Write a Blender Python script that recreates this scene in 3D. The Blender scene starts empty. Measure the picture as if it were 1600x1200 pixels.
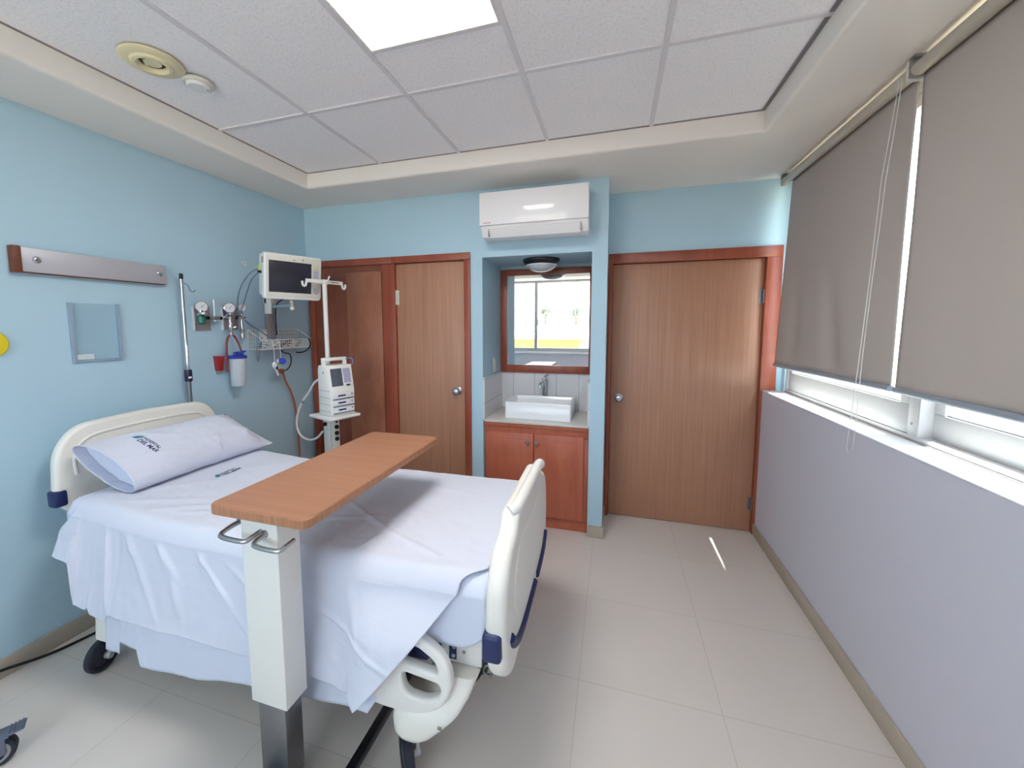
import bpy, bmesh, math, random
from mathutils import Vector, Matrix, noise
random.seed(7)
SC = bpy.context.scene
COL = SC.collection
PI = math.pi
def rad(d): return d * PI / 180

# ------------------------------------------------------------------ materials
def lin(c): return tuple((x / 12.92 if x <= .04045 else ((x + .055) / 1.055) ** 2.4) for x in c)
def hexc(h): return lin(tuple(int(h[i:i + 2], 16) / 255 for i in (0, 2, 4))) + (1,)
def newmat(name):
    m = bpy.data.materials.new(name); m.use_nodes = True
    nt = m.node_tree; b = nt.nodes['Principled BSDF']
    return m, nt, b
def pmat(name, col, rough=.5, metal=0, spec=.5, noise_amt=0, nscale=8, bump=0, bscale=200, coat=0, trans=0, emit=None, estr=0):
    m, nt, b = newmat(name)
    c = hexc(col)
    b.inputs['Base Color'].default_value = c
    b.inputs['Roughness'].default_value = rough
    b.inputs['Metallic'].default_value = metal
    b.inputs['Specular IOR Level'].default_value = spec
    b.inputs['Coat Weight'].default_value = coat
    b.inputs['Transmission Weight'].default_value = trans
    tc = nt.nodes.new('ShaderNodeTexCoord')
    if noise_amt:
        n = nt.nodes.new('ShaderNodeTexNoise'); n.inputs['Scale'].default_value = nscale; n.inputs['Detail'].default_value = 4
        nt.links.new(tc.outputs['Object'], n.inputs['Vector'])
        r = nt.nodes.new('ShaderNodeMapRange'); r.inputs[3].default_value = 1 - noise_amt; r.inputs[4].default_value = 1 + noise_amt
        nt.links.new(n.outputs['Fac'], r.inputs[0])
        mx = nt.nodes.new('ShaderNodeMix'); mx.data_type = 'RGBA'; mx.blend_type = 'MULTIPLY'; mx.inputs[0].default_value = 1
        mx.inputs[6].default_value = c; nt.links.new(r.outputs[0], mx.inputs[7]); nt.links.new(mx.outputs[2], b.inputs['Base Color'])
    if bump:
        n2 = nt.nodes.new('ShaderNodeTexNoise'); n2.inputs['Scale'].default_value = bscale; n2.inputs['Detail'].default_value = 3
        nt.links.new(tc.outputs['Object'], n2.inputs['Vector'])
        bp = nt.nodes.new('ShaderNodeBump'); bp.inputs['Strength'].default_value = bump; bp.inputs['Distance'].default_value = .002
        nt.links.new(n2.outputs['Fac'], bp.inputs['Height']); nt.links.new(bp.outputs['Normal'], b.inputs['Normal'])
    if emit:
        b.inputs['Emission Color'].default_value = hexc(emit); b.inputs['Emission Strength'].default_value = estr
    return m
def wood(name, c1, c2, scale=(60, 60, 1.2), rough=.4, blotch=.12, coat=.0, detail=6, spec=.5):
    m, nt, b = newmat(name)
    tc = nt.nodes.new('ShaderNodeTexCoord'); mp = nt.nodes.new('ShaderNodeMapping')
    mp.inputs['Scale'].default_value = scale
    nt.links.new(tc.outputs['Object'], mp.inputs['Vector'])
    n = nt.nodes.new('ShaderNodeTexNoise'); n.inputs['Scale'].default_value = 1; n.inputs['Detail'].default_value = detail; n.inputs['Roughness'].default_value = .65
    nt.links.new(mp.outputs[0], n.inputs['Vector'])
    cr = nt.nodes.new('ShaderNodeValToRGB')
    cr.color_ramp.elements[0].position = .3; cr.color_ramp.elements[0].color = hexc(c1)
    cr.color_ramp.elements[1].position = .7; cr.color_ramp.elements[1].color = hexc(c2)
    nt.links.new(n.outputs['Fac'], cr.inputs[0])
    n2 = nt.nodes.new('ShaderNodeTexNoise'); n2.inputs['Scale'].default_value = 3.5; n2.inputs['Detail'].default_value = 3
    nt.links.new(tc.outputs['Object'], n2.inputs['Vector'])
    r = nt.nodes.new('ShaderNodeMapRange'); r.inputs[3].default_value = 1 - blotch; r.inputs[4].default_value = 1 + blotch
    nt.links.new(n2.outputs['Fac'], r.inputs[0])
    mx = nt.nodes.new('ShaderNodeMix'); mx.data_type = 'RGBA'; mx.blend_type = 'MULTIPLY'; mx.inputs[0].default_value = 1
    nt.links.new(cr.outputs[0], mx.inputs[6]); nt.links.new(r.outputs[0], mx.inputs[7]); nt.links.new(mx.outputs[2], b.inputs['Base Color'])
    b.inputs['Roughness'].default_value = rough; b.inputs['Coat Weight'].default_value = coat; b.inputs['Specular IOR Level'].default_value = spec
    return m
def floor_mat():
    m, nt, b = newmat('porcelain_floor')
    tc = nt.nodes.new('ShaderNodeTexCoord'); mp = nt.nodes.new('ShaderNodeMapping')
    # tile joints measured at x=-.12,.47 / y=1.73,2.32
    mp.inputs['Location'].default_value = (.12 / .59 , -1.73 / .59, 0); mp.inputs['Scale'].default_value = (1 / .59, 1 / .59, 1)
    nt.links.new(tc.outputs['Object'], mp.inputs['Vector'])
    br = nt.nodes.new('ShaderNodeTexBrick'); br.offset = 0; br.squash = 1
    br.inputs['Scale'].default_value = 1; br.inputs['Brick Width'].default_value = 1; br.inputs['Row Height'].default_value = 1
    br.inputs['Mortar Size'].default_value = .0035; br.inputs['Mortar Smooth'].default_value = .2; br.inputs['Bias'].default_value = 0
    br.inputs['Color1'].default_value = hexc('d3cbc6'); br.inputs['Color2'].default_value = hexc('d1c9c3'); br.inputs['Mortar'].default_value = hexc('c0b9b3')
    nt.links.new(mp.outputs[0], br.inputs['Vector'])
    n = nt.nodes.new('ShaderNodeTexNoise'); n.inputs['Scale'].default_value = 2.5; n.inputs['Detail'].default_value = 5
    nt.links.new(tc.outputs['Object'], n.inputs['Vector'])
    r = nt.nodes.new('ShaderNodeMapRange'); r.inputs[3].default_value = .96; r.inputs[4].default_value = 1.04
    nt.links.new(n.outputs['Fac'], r.inputs[0])
    mx = nt.nodes.new('ShaderNodeMix'); mx.data_type = 'RGBA'; mx.blend_type = 'MULTIPLY'; mx.inputs[0].default_value = 1
    nt.links.new(br.outputs['Color'], mx.inputs[6]); nt.links.new(r.outputs[0], mx.inputs[7]); nt.links.new(mx.outputs[2], b.inputs['Base Color'])
    b.inputs['Roughness'].default_value = .33; b.inputs['Specular IOR Level'].default_value = .42
    return m
def tile_mat(name, axis):
    m, nt, b = newmat(name)
    tc = nt.nodes.new('ShaderNodeTexCoord'); mp = nt.nodes.new('ShaderNodeMapping')
    nt.links.new(tc.outputs['Object'], mp.inputs['Vector'])
    mp.inputs['Rotation'].default_value = (rad(90), 0, 0) if axis == 'y' else (rad(90), 0, rad(90))
    mp.inputs['Location'].default_value = (.885, 0, -.86) if axis == 'y' else (0, 0, 0)
    br = nt.nodes.new('ShaderNodeTexBrick'); br.offset = 0; br.squash = 1
    br.inputs['Scale'].default_value = 1; br.inputs['Brick Width'].default_value = .198; br.inputs['Row Height'].default_value = .4
    br.inputs['Mortar Size'].default_value = .003
    br.inputs['Color1'].default_value = hexc('d8d6d8'); br.inputs['Color2'].default_value = hexc('d4d2d4'); br.inputs['Mortar'].default_value = hexc('aaa8ac')
    nt.links.new(mp.outputs[0], br.inputs['Vector']); nt.links.new(br.outputs['Color'], b.inputs['Base Color'])
    b.inputs['Roughness'].default_value = .2
    return m
def ceiling_tile_mat():
    m, nt, b = newmat('acoustic_tile')
    tc = nt.nodes.new('ShaderNodeTexCoord')
    n = nt.nodes.new('ShaderNodeTexNoise'); n.inputs['Scale'].default_value = 95; n.inputs['Detail'].default_value = 3
    nt.links.new(tc.outputs['Object'], n.inputs['Vector'])
    cr = nt.nodes.new('ShaderNodeValToRGB')
    cr.color_ramp.elements[0].position = .33; cr.color_ramp.elements[0].color = hexc('eae8ec')
    cr.color_ramp.elements[1].position = .5; cr.color_ramp.elements[1].color = hexc('f6f4f8')
    nt.links.new(n.outputs['Fac'], cr.inputs[0]); nt.links.new(cr.outputs[0], b.inputs['Base Color'])
    bp = nt.nodes.new('ShaderNodeBump'); bp.inputs['Strength'].default_value = .3; bp.inputs['Distance'].default_value = .002
    nt.links.new(n.outputs['Fac'], bp.inputs['Height']); nt.links.new(bp.outputs['Normal'], b.inputs['Normal'])
    b.inputs['Roughness'].default_value = .9
    return m
def cloth(name, col, weave=.25):
    m, nt, b = newmat(name)
    tc = nt.nodes.new('ShaderNodeTexCoord')
    b.inputs['Base Color'].default_value = hexc(col); b.inputs['Roughness'].default_value = .85
    b.inputs['Sheen Weight'].default_value = .15; b.inputs['Specular IOR Level'].default_value = .2
    n = nt.nodes.new('ShaderNodeTexNoise'); n.inputs['Scale'].default_value = 9; n.inputs['Detail'].default_value = 6; n.inputs['Roughness'].default_value = .6
    nt.links.new(tc.outputs['Object'], n.inputs['Vector'])
    bp = nt.nodes.new('ShaderNodeBump'); bp.inputs['Strength'].default_value = weave; bp.inputs['Distance'].default_value = .02
    nt.links.new(n.outputs['Fac'], bp.inputs['Height']); nt.links.new(bp.outputs['Normal'], b.inputs['Normal'])
    return m
def glassmat(name, tint='ffffff', gloss=.08, rough=.0):
    m = bpy.data.materials.new(name); m.use_nodes = True; nt = m.node_tree; nt.nodes.clear()
    o = nt.nodes.new('ShaderNodeOutputMaterial'); t = nt.nodes.new('ShaderNodeBsdfTransparent'); g = nt.nodes.new('ShaderNodeBsdfGlossy'); x = nt.nodes.new('ShaderNodeMixShader')
    t.inputs[0].default_value = hexc(tint); g.inputs['Roughness'].default_value = rough; x.inputs[0].default_value = gloss
    nt.links.new(t.outputs[0], x.inputs[1]); nt.links.new(g.outputs[0], x.inputs[2]); nt.links.new(x.outputs[0], o.inputs[0])
    return m
def blindmat():
    m = bpy.data.materials.new('blind_fabric'); m.use_nodes = True; nt = m.node_tree; nt.nodes.clear()
    o = nt.nodes.new('ShaderNodeOutputMaterial'); d = nt.nodes.new('ShaderNodeBsdfDiffuse'); t = nt.nodes.new('ShaderNodeBsdfTranslucent'); x = nt.nodes.new('ShaderNodeMixShader')
    tc = nt.nodes.new('ShaderNodeTexCoord'); n = nt.nodes.new('ShaderNodeTexNoise'); n.inputs['Scale'].default_value = 350
    nt.links.new(tc.outputs['Object'], n.inputs['Vector'])
    cr = nt.nodes.new('ShaderNodeValToRGB'); cr.color_ramp.elements[0].color = hexc('b5aca7'); cr.color_ramp.elements[1].color = hexc('c0b6b1')
    nt.links.new(n.outputs['Fac'], cr.inputs[0]); nt.links.new(cr.outputs[0], d.inputs[0])
    t.inputs[0].default_value = hexc('c9bdb8'); x.inputs[0].default_value = .05
    nt.links.new(d.outputs[0], x.inputs[1]); nt.links.new(t.outputs[0], x.inputs[2]); nt.links.new(x.outputs[0], o.inputs[0])
    return m
def mirrormat():
    m, nt, b = newmat('mirror_silver'); b.inputs['Base Color'].default_value = (.9, .92, .92, 1); b.inputs['Metallic'].default_value = 1; b.inputs['Roughness'].default_value = .0
    return m
M = {}
M['blue'] = pmat('light_blue_paint', 'b0cedf', .6, noise_amt=.015, nscale=3, bump=.05, bscale=120)
M['lilac'] = pmat('pale_lilac_paint', 'c9c9d6', .55, noise_amt=.015, nscale=3, bump=.05, bscale=120)
M['plaster'] = pmat('warm_white_plaster', 'eae5e0', .65, noise_amt=.012, nscale=3)
M['tile'] = ceiling_tile_mat()
M['tbar'] = pmat('ceiling_grid_paint', 'dcdae0', .5)
M['gap'] = pmat('shadow_gap', '8a8587', .8)
M['floor'] = floor_mat()
M['base'] = pmat('beige_skirting_tile', 'b0a698', .35, noise_amt=.03, nscale=6)
M['veneer'] = wood('brown_wood_veneer', 'a3735a', 'b5866c', (55, 55, 1.0), .42, .06)
M['redwood'] = wood('red_stained_wood', '88402c', '9d513a', (14, 14, 2.0), .38, .2)
M['redwood2'] = wood('dark_red_stained_panel', '78412f', '8a503d', (9, 9, 2.5), .4, .2)
M['vanwood'] = wood('vanity_red_wood', 'ab5a43', 'be6d52', (10, 10, 2.0), .4, .16)
M['tabletop'] = wood('warm_wood_laminate', '9b6c53', 'a97a60', (1.6, 45, 45), .35, .04)
M['tableedge'] = wood('wood_edge_band', 'a06a4c', 'b98562', (110, 110, 1), .45, .05)
M['darkwood'] = wood('dark_wood_end', '5a2c1c', '7a4028', (20, 20, 30), .5, .15)
M['cream'] = pmat('cream_plastic', 'ece8e0', .38, noise_amt=.01)
M['ivory'] = pmat('ivory_plastic', 'ebe8e3', .35, noise_amt=.01)
M['white'] = pmat('white_plastic', 'e6e6e8', .35)
M['acwhite'] = pmat('glossy_white_plastic', 'e9e7ea', .12)
M['greyplastic'] = pmat('grey_plastic', '9a9aa2', .45)
M['navy'] = pmat('navy_rubber', '1e2a5c', .45)
M['black'] = pmat('black_rubber', '101014', .55)
M['tyre'] = pmat('dark_tyre_rubber', '1c2130', .45)
M['steel'] = pmat('brushed_steel', 'b9b9bc', .28, 1)
M['dsteel'] = pmat('dull_steel', '8a8b90', .35, 1, noise_amt=.06, nscale=5)
M['chrome'] = pmat('chrome', 'd5d7dc', .08, 1)
M['whitemetal'] = pmat('white_painted_metal', 'e2e0dc', .4)
M['beigemetal'] = pmat('off_white_painted_metal', 'e6e4df', .45)
M['alu'] = pmat('white_aluminium', 'b4b4b8', .4)
M['greyalu'] = pmat('grey_aluminium', 'b4b4bc', .42, .2, noise_amt=.03, nscale=3)
M['sheet'] = cloth('white_cotton', 'd2d5e4', .22)
M['sheet2'] = cloth('white_cotton_under', 'd4d9ea', .2)
M['logo'] = pmat('navy_print', '27305c', .8)
M['logo2'] = pmat('teal_print', '3b7f98', .8)
M['ceramic'] = pmat('white_ceramic', 'edeef2', .12)
M['counter'] = pmat('pale_counter_tile', 'd2cdc8', .25, noise_amt=.03, nscale=12)
M['bstile'] = tile_mat('backsplash_tile', 'y')
M['bstile2'] = tile_mat('side_tile', 'x')
M['screen'] = pmat('dark_screen', '2c2c38', .25)
M['lcd'] = pmat('grey_lcd', '545c66', .3)
M['keypad'] = pmat('lilac_keypad', 'a9a8c6', .5)
M['keypad2'] = pmat('yellow_keypad', 'c9c7a0', .5)
M['gauge'] = pmat('gauge_face', 'd6d4da', .4)
M['plate'] = pmat('steel_outlet_plate', 'a29aa0', .4, .3)
M['green'] = pmat('green_knob', '1f6b5e', .35)
M['teal'] = pmat('teal_plastic', '3f9a86', .4)
M['lime'] = pmat('lime_plastic', 'aac878', .4)
M['red'] = pmat('red_plastic', '9c2024', .4)
M['redtube'] = pmat('dark_red_tube', '84202c', .4)
M['blueplastic'] = pmat('royal_blue_plastic', '23369c', .4)
M['blueplastic2'] = pmat('bright_blue_plastic', '3a52c8', .4)
M['orange'] = pmat('orange_hose', 'b0583e', .5)
M['orangeplug'] = pmat('orange_plug', 'a8552c', .5)
M['greycable'] = pmat('grey_cable', '6e7f92', .5)
M['canister'] = pmat('frosted_canister', 'dfe3ec', .4, trans=.25)
M['clear'] = glassmat('clear_acrylic', 'f8fbfc', .03, .1)
M['pane'] = glassmat('window_glass', 'f4faf8', .06)
M['mirror'] = mirrormat()
M['bronze'] = pmat('dark_bronze', '3a3a40', .35, .7)
M['frost'] = pmat('ribbed_glass', 'ccd4da', .15, 0, .8)
M['yellowed'] = pmat('yellowed_plastic', 'e2d8b4', .45)
M['speakerdark'] = pmat('speaker_hole', '4a4030', .8)
M['offwhite'] = pmat('off_white_plastic', 'd8d6cc', .45)
M['diffuser'] = pmat('lit_diffuser', 'ffffff', .5, emit='fffdf8', estr=22)
M['blind'] = blindmat()
M['tube'] = pmat('beige_blind_tube', 'bfb6a8', .35)
M['bbar'] = pmat('grey_bottom_bar', '8f98a4', .4)
M['bracket'] = pmat('grey_bracket', '8d8b8c', .5)
M['yellow'] = pmat('bright_yellow', 'e0c81e', .5)
M['pinkmark'] = pmat('red_mark', 'b86a78', .5)
M['paper'] = pmat('white_paper', 'eceef0', .8)
M['tan'] = pmat('tan_stucco', 'b09a78', .9, noise_amt=.05)
M['peach'] = pmat('peach_stucco', 'b5764e', .9, noise_amt=.05)
M['stuccow'] = pmat('white_stucco', 'e6e2da', .9, noise_amt=.04)
M['winddark'] = pmat('dark_window_glass', '6c7884', .2)
M['leaf'] = pmat('grey_green_leaves', '8c9084', .9, noise_amt=.3, nscale=3)
M['bark'] = pmat('bark', '7a6652', .9, noise_amt=.2)
M['ground'] = pmat('dusty_ground', 'cbbda8', .95, noise_amt=.08, nscale=.3)

# ------------------------------------------------------------------ mesh builder
class MB:
    def __init__(self, frame=None):
        self.bm = bmesh.new(); self.F = frame or Matrix()
    def _add(self, bm2, mat=None):
        me = bpy.data.meshes.new('tmp'); bm2.to_mesh(me); bm2.free()
        me.transform(self.F @ (mat or Matrix())); self.bm.from_mesh(me); bpy.data.meshes.remove(me)
        return self
    def box(self, x0, x1, y0, y1, z0, z1, bev=0, seg=2, mat=None):
        b = bmesh.new(); bmesh.ops.create_cube(b, size=1)
        for v in b.verts:
            v.co = Vector(((x0 + x1) / 2 + v.co.x * (x1 - x0), (y0 + y1) / 2 + v.co.y * (y1 - y0), (z0 + z1) / 2 + v.co.z * (z1 - z0)))
        if bev: bmesh.ops.bevel(b, geom=b.edges[:], offset=bev, segments=seg, profile=.5, affect='EDGES')
        return self._add(b, mat)
    def cyl(self, p, q, r, r2=None, n=24, bev=0):
        p, q = Vector(p), Vector(q); d = q - p; L = d.length
        b = bmesh.new(); bmesh.ops.create_cone(b, cap_ends=True, segments=n, radius1=r, radius2=r if r2 is None else r2, depth=L)
        if bev:
            e = [x for x in b.edges if abs(x.verts[0].co.z - x.verts[1].co.z) < 1e-6 and len(x.link_faces) == 2 and any(len(f.verts) > 4 for f in x.link_faces)]
            bmesh.ops.bevel(b, geom=e, offset=bev, segments=2, profile=.5, affect='EDGES')
        m = Matrix.Translation((p + q) / 2) @ d.to_track_quat('Z', 'Y').to_matrix().to_4x4()
        return self._add(b, m)
    def sphere(self, c, r, sc=(1, 1, 1), n=16):
        b = bmesh.new(); bmesh.ops.create_uvsphere(b, u_segments=n * 2, v_segments=n, radius=r)
        m = Matrix.Translation(c) @ Matrix.Diagonal((sc[0], sc[1], sc[2], 1))
        return self._add(b, m)
    def tube(self, pts, r, n=10, closed=False, smooth=0):
        pts = [Vector(p) for p in pts]
        for _ in range(smooth):
            if closed:
                new = []
                for i in range(len(pts)):
                    a, c = pts[i], pts[(i + 1) % len(pts)]; new += [a * .75 + c * .25, a * .25 + c * .75]
                pts = new
            else:
                new = [pts[0]]
                for i in range(len(pts) - 1):
                    a, c = pts[i], pts[i + 1]
                    if i > 0: new.append(a * .75 + c * .25)
                    if i < len(pts) - 2: new.append(a * .25 + c * .75)
                new.append(pts[-1]); pts = new
        b = bmesh.new(); rings = []; N = len(pts); up = None
        for i, p in enumerate(pts):
            if closed: t = pts[(i + 1) % N] - pts[i - 1]
            else: t = pts[min(i + 1, N - 1)] - pts[max(i - 1, 0)]
            t.normalize()
            if up is None:
                up = Vector((0, 0, 1)) if abs(t.z) < .9 else Vector((1, 0, 0))
            up = (up - t * up.dot(t)).normalized(); s = t.cross(up)
            rings.append([b.verts.new(p + (up * math.cos(a) + s * math.sin(a)) * r) for a in [2 * PI * k / n for k in range(n)]])
        for i in range(N if closed else N - 1):
            A, B = rings[i], rings[(i + 1) % N]
            for k in range(n): b.faces.new((A[k], A[(k + 1) % n], B[(k + 1) % n], B[k]))
        if not closed:
            b.faces.new(rings[0][::-1]); b.faces.new(rings[-1])
        bmesh.ops.recalc_face_normals(b, faces=b.faces[:])
        return self._add(b)
    def lathe(self, prof, mat=None, n=40):
        b = bmesh.new(); rings = []
        for r, z in prof:
            if r < 1e-6: rings.append([b.verts.new((0, 0, z))])
            else: rings.append([b.verts.new((r * math.cos(2 * PI * k / n), r * math.sin(2 * PI * k / n), z)) for k in range(n)])
        for A, B in zip(rings, rings[1:]):
            for k in range(n):
                a = [A[0]] if len(A) == 1 else [A[k], A[(k + 1) % n]]
                c = [B[0]] if len(B) == 1 else [B[(k + 1) % n], B[k]]
                if len(a) + len(c) > 2: b.faces.new(a + c)
        bmesh.ops.recalc_face_normals(b, faces=b.faces[:])
        return self._add(b, mat)
    def plate(self, outlines, depth, bev=0, mat=None, res=3):
        """2-D outlines (first outer, rest holes) in XY, thickness along Z, centred, with rounded edges"""
        cu = bpy.data.curves.new('tmp', 'CURVE'); cu.dimensions = '2D'; cu.fill_mode = 'BOTH'
        cu.extrude = max(depth / 2 - bev, 0); cu.bevel_depth = bev; cu.bevel_resolution = res; cu.offset = -bev
        for o in outlines:
            s = cu.splines.new('POLY'); s.points.add(len(o) - 1)
            for p, q in zip(s.points, o): p.co = (q[0], q[1], 0, 1)
            s.use_cyclic_u = True
        ob = bpy.data.objects.new('tmp', cu); COL.objects.link(ob)
        me = bpy.data.meshes.new_from_object(ob.evaluated_get(bpy.context.evaluated_depsgraph_get()))
        bpy.data.objects.remove(ob); bpy.data.curves.remove(cu)
        b = bmesh.new(); b.from_mesh(me); bpy.data.meshes.remove(me)
        bmesh.ops.remove_doubles(b, verts=b.verts[:], dist=1e-5)
        return self._add(b, mat)
    def grid(self, f, nu, nv, wrap=False):
        b = bmesh.new(); V = [[b.verts.new(f(i / nu, j / nv)) for j in range(nv + 1)] for i in range(nu + 1)]
        for i in range(nu):
            for j in range(nv): b.faces.new((V[i][j], V[i + 1][j], V[i + 1][j + 1], V[i][j + 1]))
        return self._add(b)
    def faces(self, verts, fs):
        b = bmesh.new(); V = [b.verts.new(v) for v in verts]
        for f in fs: b.faces.new([V[i] for i in f])
        return self._add(b)
    def text(self, s, size, fn):
        cu = bpy.data.curves.new('tmp', 'FONT'); cu.body = s; cu.size = size; cu.resolution_u = 2; cu.offset = size * .03
        ob = bpy.data.objects.new('tmp', cu); COL.objects.link(ob)
        me = bpy.data.meshes.new_from_object(ob.evaluated_get(bpy.context.evaluated_depsgraph_get()))
        bpy.data.objects.remove(ob); bpy.data.curves.remove(cu)
        for v in me.vertices: v.co = fn(v.co.x, v.co.y)
        b = bmesh.new(); b.from_mesh(me); bpy.data.meshes.remove(me)
        return self._add(b)

FR = {}   # world frame of every root
def rootof(o):
    while o.parent: o = o.parent
    return o
def obj(name, mb, mat, parent=None, smooth=35, solid=0):
    me = bpy.data.meshes.new(name); mb.bm.to_mesh(me); mb.bm.free()
    if parent is not None: me.transform(FR[rootof(parent).name].inverted())
    me.materials.append(mat)
    if smooth:
        for p in me.polygons: p.use_smooth = True
        me.set_sharp_from_angle(angle=rad(smooth))
    o = bpy.data.objects.new(name, me); COL.objects.link(o)
    if parent is not None: o.parent = parent
    else: FR[o.name] = Matrix()
    if solid:
        md = o.modifiers.new('thickness', 'SOLIDIFY'); md.thickness = solid; md.offset = -1
    return o
def tag(o, label, cat, group=None):
    o['label'] = label; o['category'] = cat
    if group: o['group'] = group
    return o
def thing(name, label, cat, loc=(0, 0, 0), rz=0, group=None):
    o = bpy.data.objects.new(name, None); COL.objects.link(o); o.empty_display_size = .1
    o.location = loc; o.rotation_euler = (0, 0, rz)
    FR[o.name] = Matrix.Translation(loc) @ Matrix.Rotation(rz, 4, 'Z')
    return tag(o, label, cat, group)
def struct(name, mb, mat, parent=None, smooth=35):
    o = obj(name, mb, mat, parent, smooth)
    if parent is None: o['kind'] = 'structure'
    return o
def sstep(a, b, x):
    t = max(0, min(1, (x - a) / (b - a))); return t * t * (3 - 2 * t)
def lerp(a, b, t): return a + (b - a) * t
def interp(pts, x):
    if x <= pts[0][0]: return pts[0][1]
    for (a, b), (c, d) in zip(pts, pts[1:]):
        if x <= c: return lerp(b, d, (x - a) / (c - a) if c > a else 1)
    return pts[-1][1]
def roundpoly(pts, radii, n=8):
    out = []
    N = len(pts)
    for i in range(N):
        p, a, c = Vector(pts[i]), Vector(pts[i - 1]), Vector(pts[(i + 1) % N]); r = radii[i] if isinstance(radii, (list, tuple)) else radii
        if r <= 0: out.append(tuple(p)); continue
        d1, d2 = (a - p), (c - p); l = min(r, d1.length * .49, d2.length * .49)
        s, e = p + d1.normalized() * l, p + d2.normalized() * l
        for k in range(n + 1):
            t = k / n; out.append(tuple(s * (1 - t) ** 2 + p * 2 * t * (1 - t) + e * t * t))
    return out
M['acr'] = pmat('acrylic_edge', '93a4b6', .25)
M['teal2'] = pmat('grey_teal_arm', '8fb0bc', .4)
M['navydark'] = pmat('dark_navy_plastic', '16183a', .4)
M['green2'] = pmat('dark_green_key', '2f4a48', .5)
M['purple'] = pmat('violet_lead', '7a7ab8', .45)
M['dsteel2'] = pmat('dark_steel', '55565c', .3, 1)
M['greyblue'] = pmat('blue_grey_metal', '6d7488', .4, .4)
SKY, SUN, EXPO = 6.0, 29.0, 0.37
M['hubdark'] = pmat('dark_hub', '3c3e48', .4, .3)
M['panelwood'] = wood('mottled_brown_panel', '8f573f', 'a56c52', (8, 8, 2.5), .4, .18)
M['forkmetal'] = pmat('silver_fork', 'c2c3c8', .35, .5)
# ------------------------------------------------------------------ room (metres; camera stands at x=0, y=0)
XL, XR, YB, YD, YR = -2.686, 1.07, 3.03, 3.432, -2.2
ZS, ZT = 2.662, 2.772                      # soffit, tile ceiling
TX0, TX1, TY0, TY1 = -2.264, .752, -1.75, 2.608
NX0, NX1, NYB, NZ = -1.006, -.168, 3.58, 2.152   # wash-basin niche
KX = -.059                                  # pier edge

struct('floor', MB().box(XL - .15, 1.4, YR - .2, 3.75, -.1, 0), M['floor'], smooth=0)
struct('wall_left', MB().box(XL - .15, XL, YR, 3.75, 0, 2.95), M['blue'], smooth=0)
w = MB()
w.box(XL, -1.104, YB, 3.75, 2.197, 2.95)                    # over wardrobe
w.box(-1.104, NX0, YB, 3.75, 0, 2.95)
w.box(NX0, NX1, YB, 3.75, NZ, 2.95)
w.box(NX1, KX, YB, 3.75, 0, 2.95)
w.box(NX0, NX1, NYB, 3.75, 0, NZ)
w.box(XL, -1.104, 3.2, 3.75, 0, 2.197)
struct('wall_back', w, M['blue'], smooth=0)
w = MB()
w.box(KX, 1.4, YD, 3.75, 2.191, 2.95); w.box(1.152, 1.4, YD, 3.75, 0, 2.191); w.box(KX, 1.152, 3.52, 3.75, 0, 2.191); w.box(1.19, 1.34, 3.375, YD, 1.1326, 2.66)
struct('wall_door', w, M['blue'], smooth=0)
w = MB()
w.box(XR, 1.34, YR, YD, 0, 1.128); w.box(XR + .07, 1.34, YR, .64, 1.128, 2.95); w.box(XR, 1.07 + .07, YR, .64, 1.128, 2.662)
w.box(1.19, 1.34, .64, YD, 2.63, 2.95)
struct('wall_right', w, M['lilac'], smooth=0)
w = MB()                                                    # wall behind the viewer with the big window
w.box(XL - .15, 1.4, YR - .18, YR, 0, 1.0); w.box(XL - .15, 1.4, YR - .18, YR, 2.655, 2.95)
w.box(XL - .15, -2.5, YR - .18, YR, 1.0, 2.655); w.box(.3, 1.4, YR - .18, YR, 1.0, 2.655)
struct('wall_front', w, M['lilac'], smooth=0)

# ceiling: plaster soffit ring with rounded lower edge and the recessed tile field
def rounded_ring():
    m = MB()
    x0, x1, y0, y1 = XL, 1.34, YR, YD
    r = .022
    prof = [(0, ZT + .007), (0, ZS + r)] + [(r * (1 - math.cos(a)), ZS + r - r * math.sin(a)) for a in [PI / 2 * k / 5 for k in range(1, 6)]]
    loops = []
    for d, z in prof: loops.append([(TX0 - d, TY0 - d, z), (TX1 + d, TY0 - d, z), (TX1 + d, TY1 + d, z), (TX0 - d, TY1 + d, z)])
    loops.append([(x0, y0, ZS), (x1, y0, ZS), (x1, y1, ZS), (x0, y1, ZS)])
    V = [p for l in loops for p in l]; F = []
    for i in range(len(loops) - 1):
        for k in range(4):
            a, b = i * 4 + k, i * 4 + (k + 1) % 4; F.append((a, b, b + 4, a + 4))
    m.faces(V, F); bmesh.ops.recalc_face_normals(m.bm, faces=m.bm.faces[:]); return m
ce = MB(); ce.box(TX0 - .05, TX1 + .05, TY0 - .05, TY1 + .05, ZT + .008, ZT + .06)
ceiling = struct('ceiling', ce, M['tile'], smooth=0)
struct('soffit', rounded_ring(), M['plaster'], ceiling, smooth=50)
g = MB()
GX = [-1.63, -1.026, -.432, .177]
for x in GX: g.box(x - .011, x + .011, TY0, TY1, ZT, ZT + .012)
for y in (1.903, .683, -.537): g.box(TX0, TX1, y - .011, y + .011, ZT + .0005, ZT + .0125)
g.box(-1.026, -.432, 1.567, 1.589, ZT + .0005, ZT + .0125); g.box(-1.026, -.432, .957, .979, ZT + .0005, ZT + .0125)
struct('ceiling_grid', g, M['tbar'], ceiling, smooth=0)
g = MB(); g.box(TX0, TX0 + .004, TY0, TY1, ZT + .001, ZT + .013); g.box(TX0, TX1, TY1 - .003, TY1, ZT + .001, ZT + .013); g.box(TX1 - .016, TX1, TY0, TY1, ZT + .0012, ZT + .0132)
struct('shadow_gap', g, M['gap'], ceiling, smooth=0)

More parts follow.
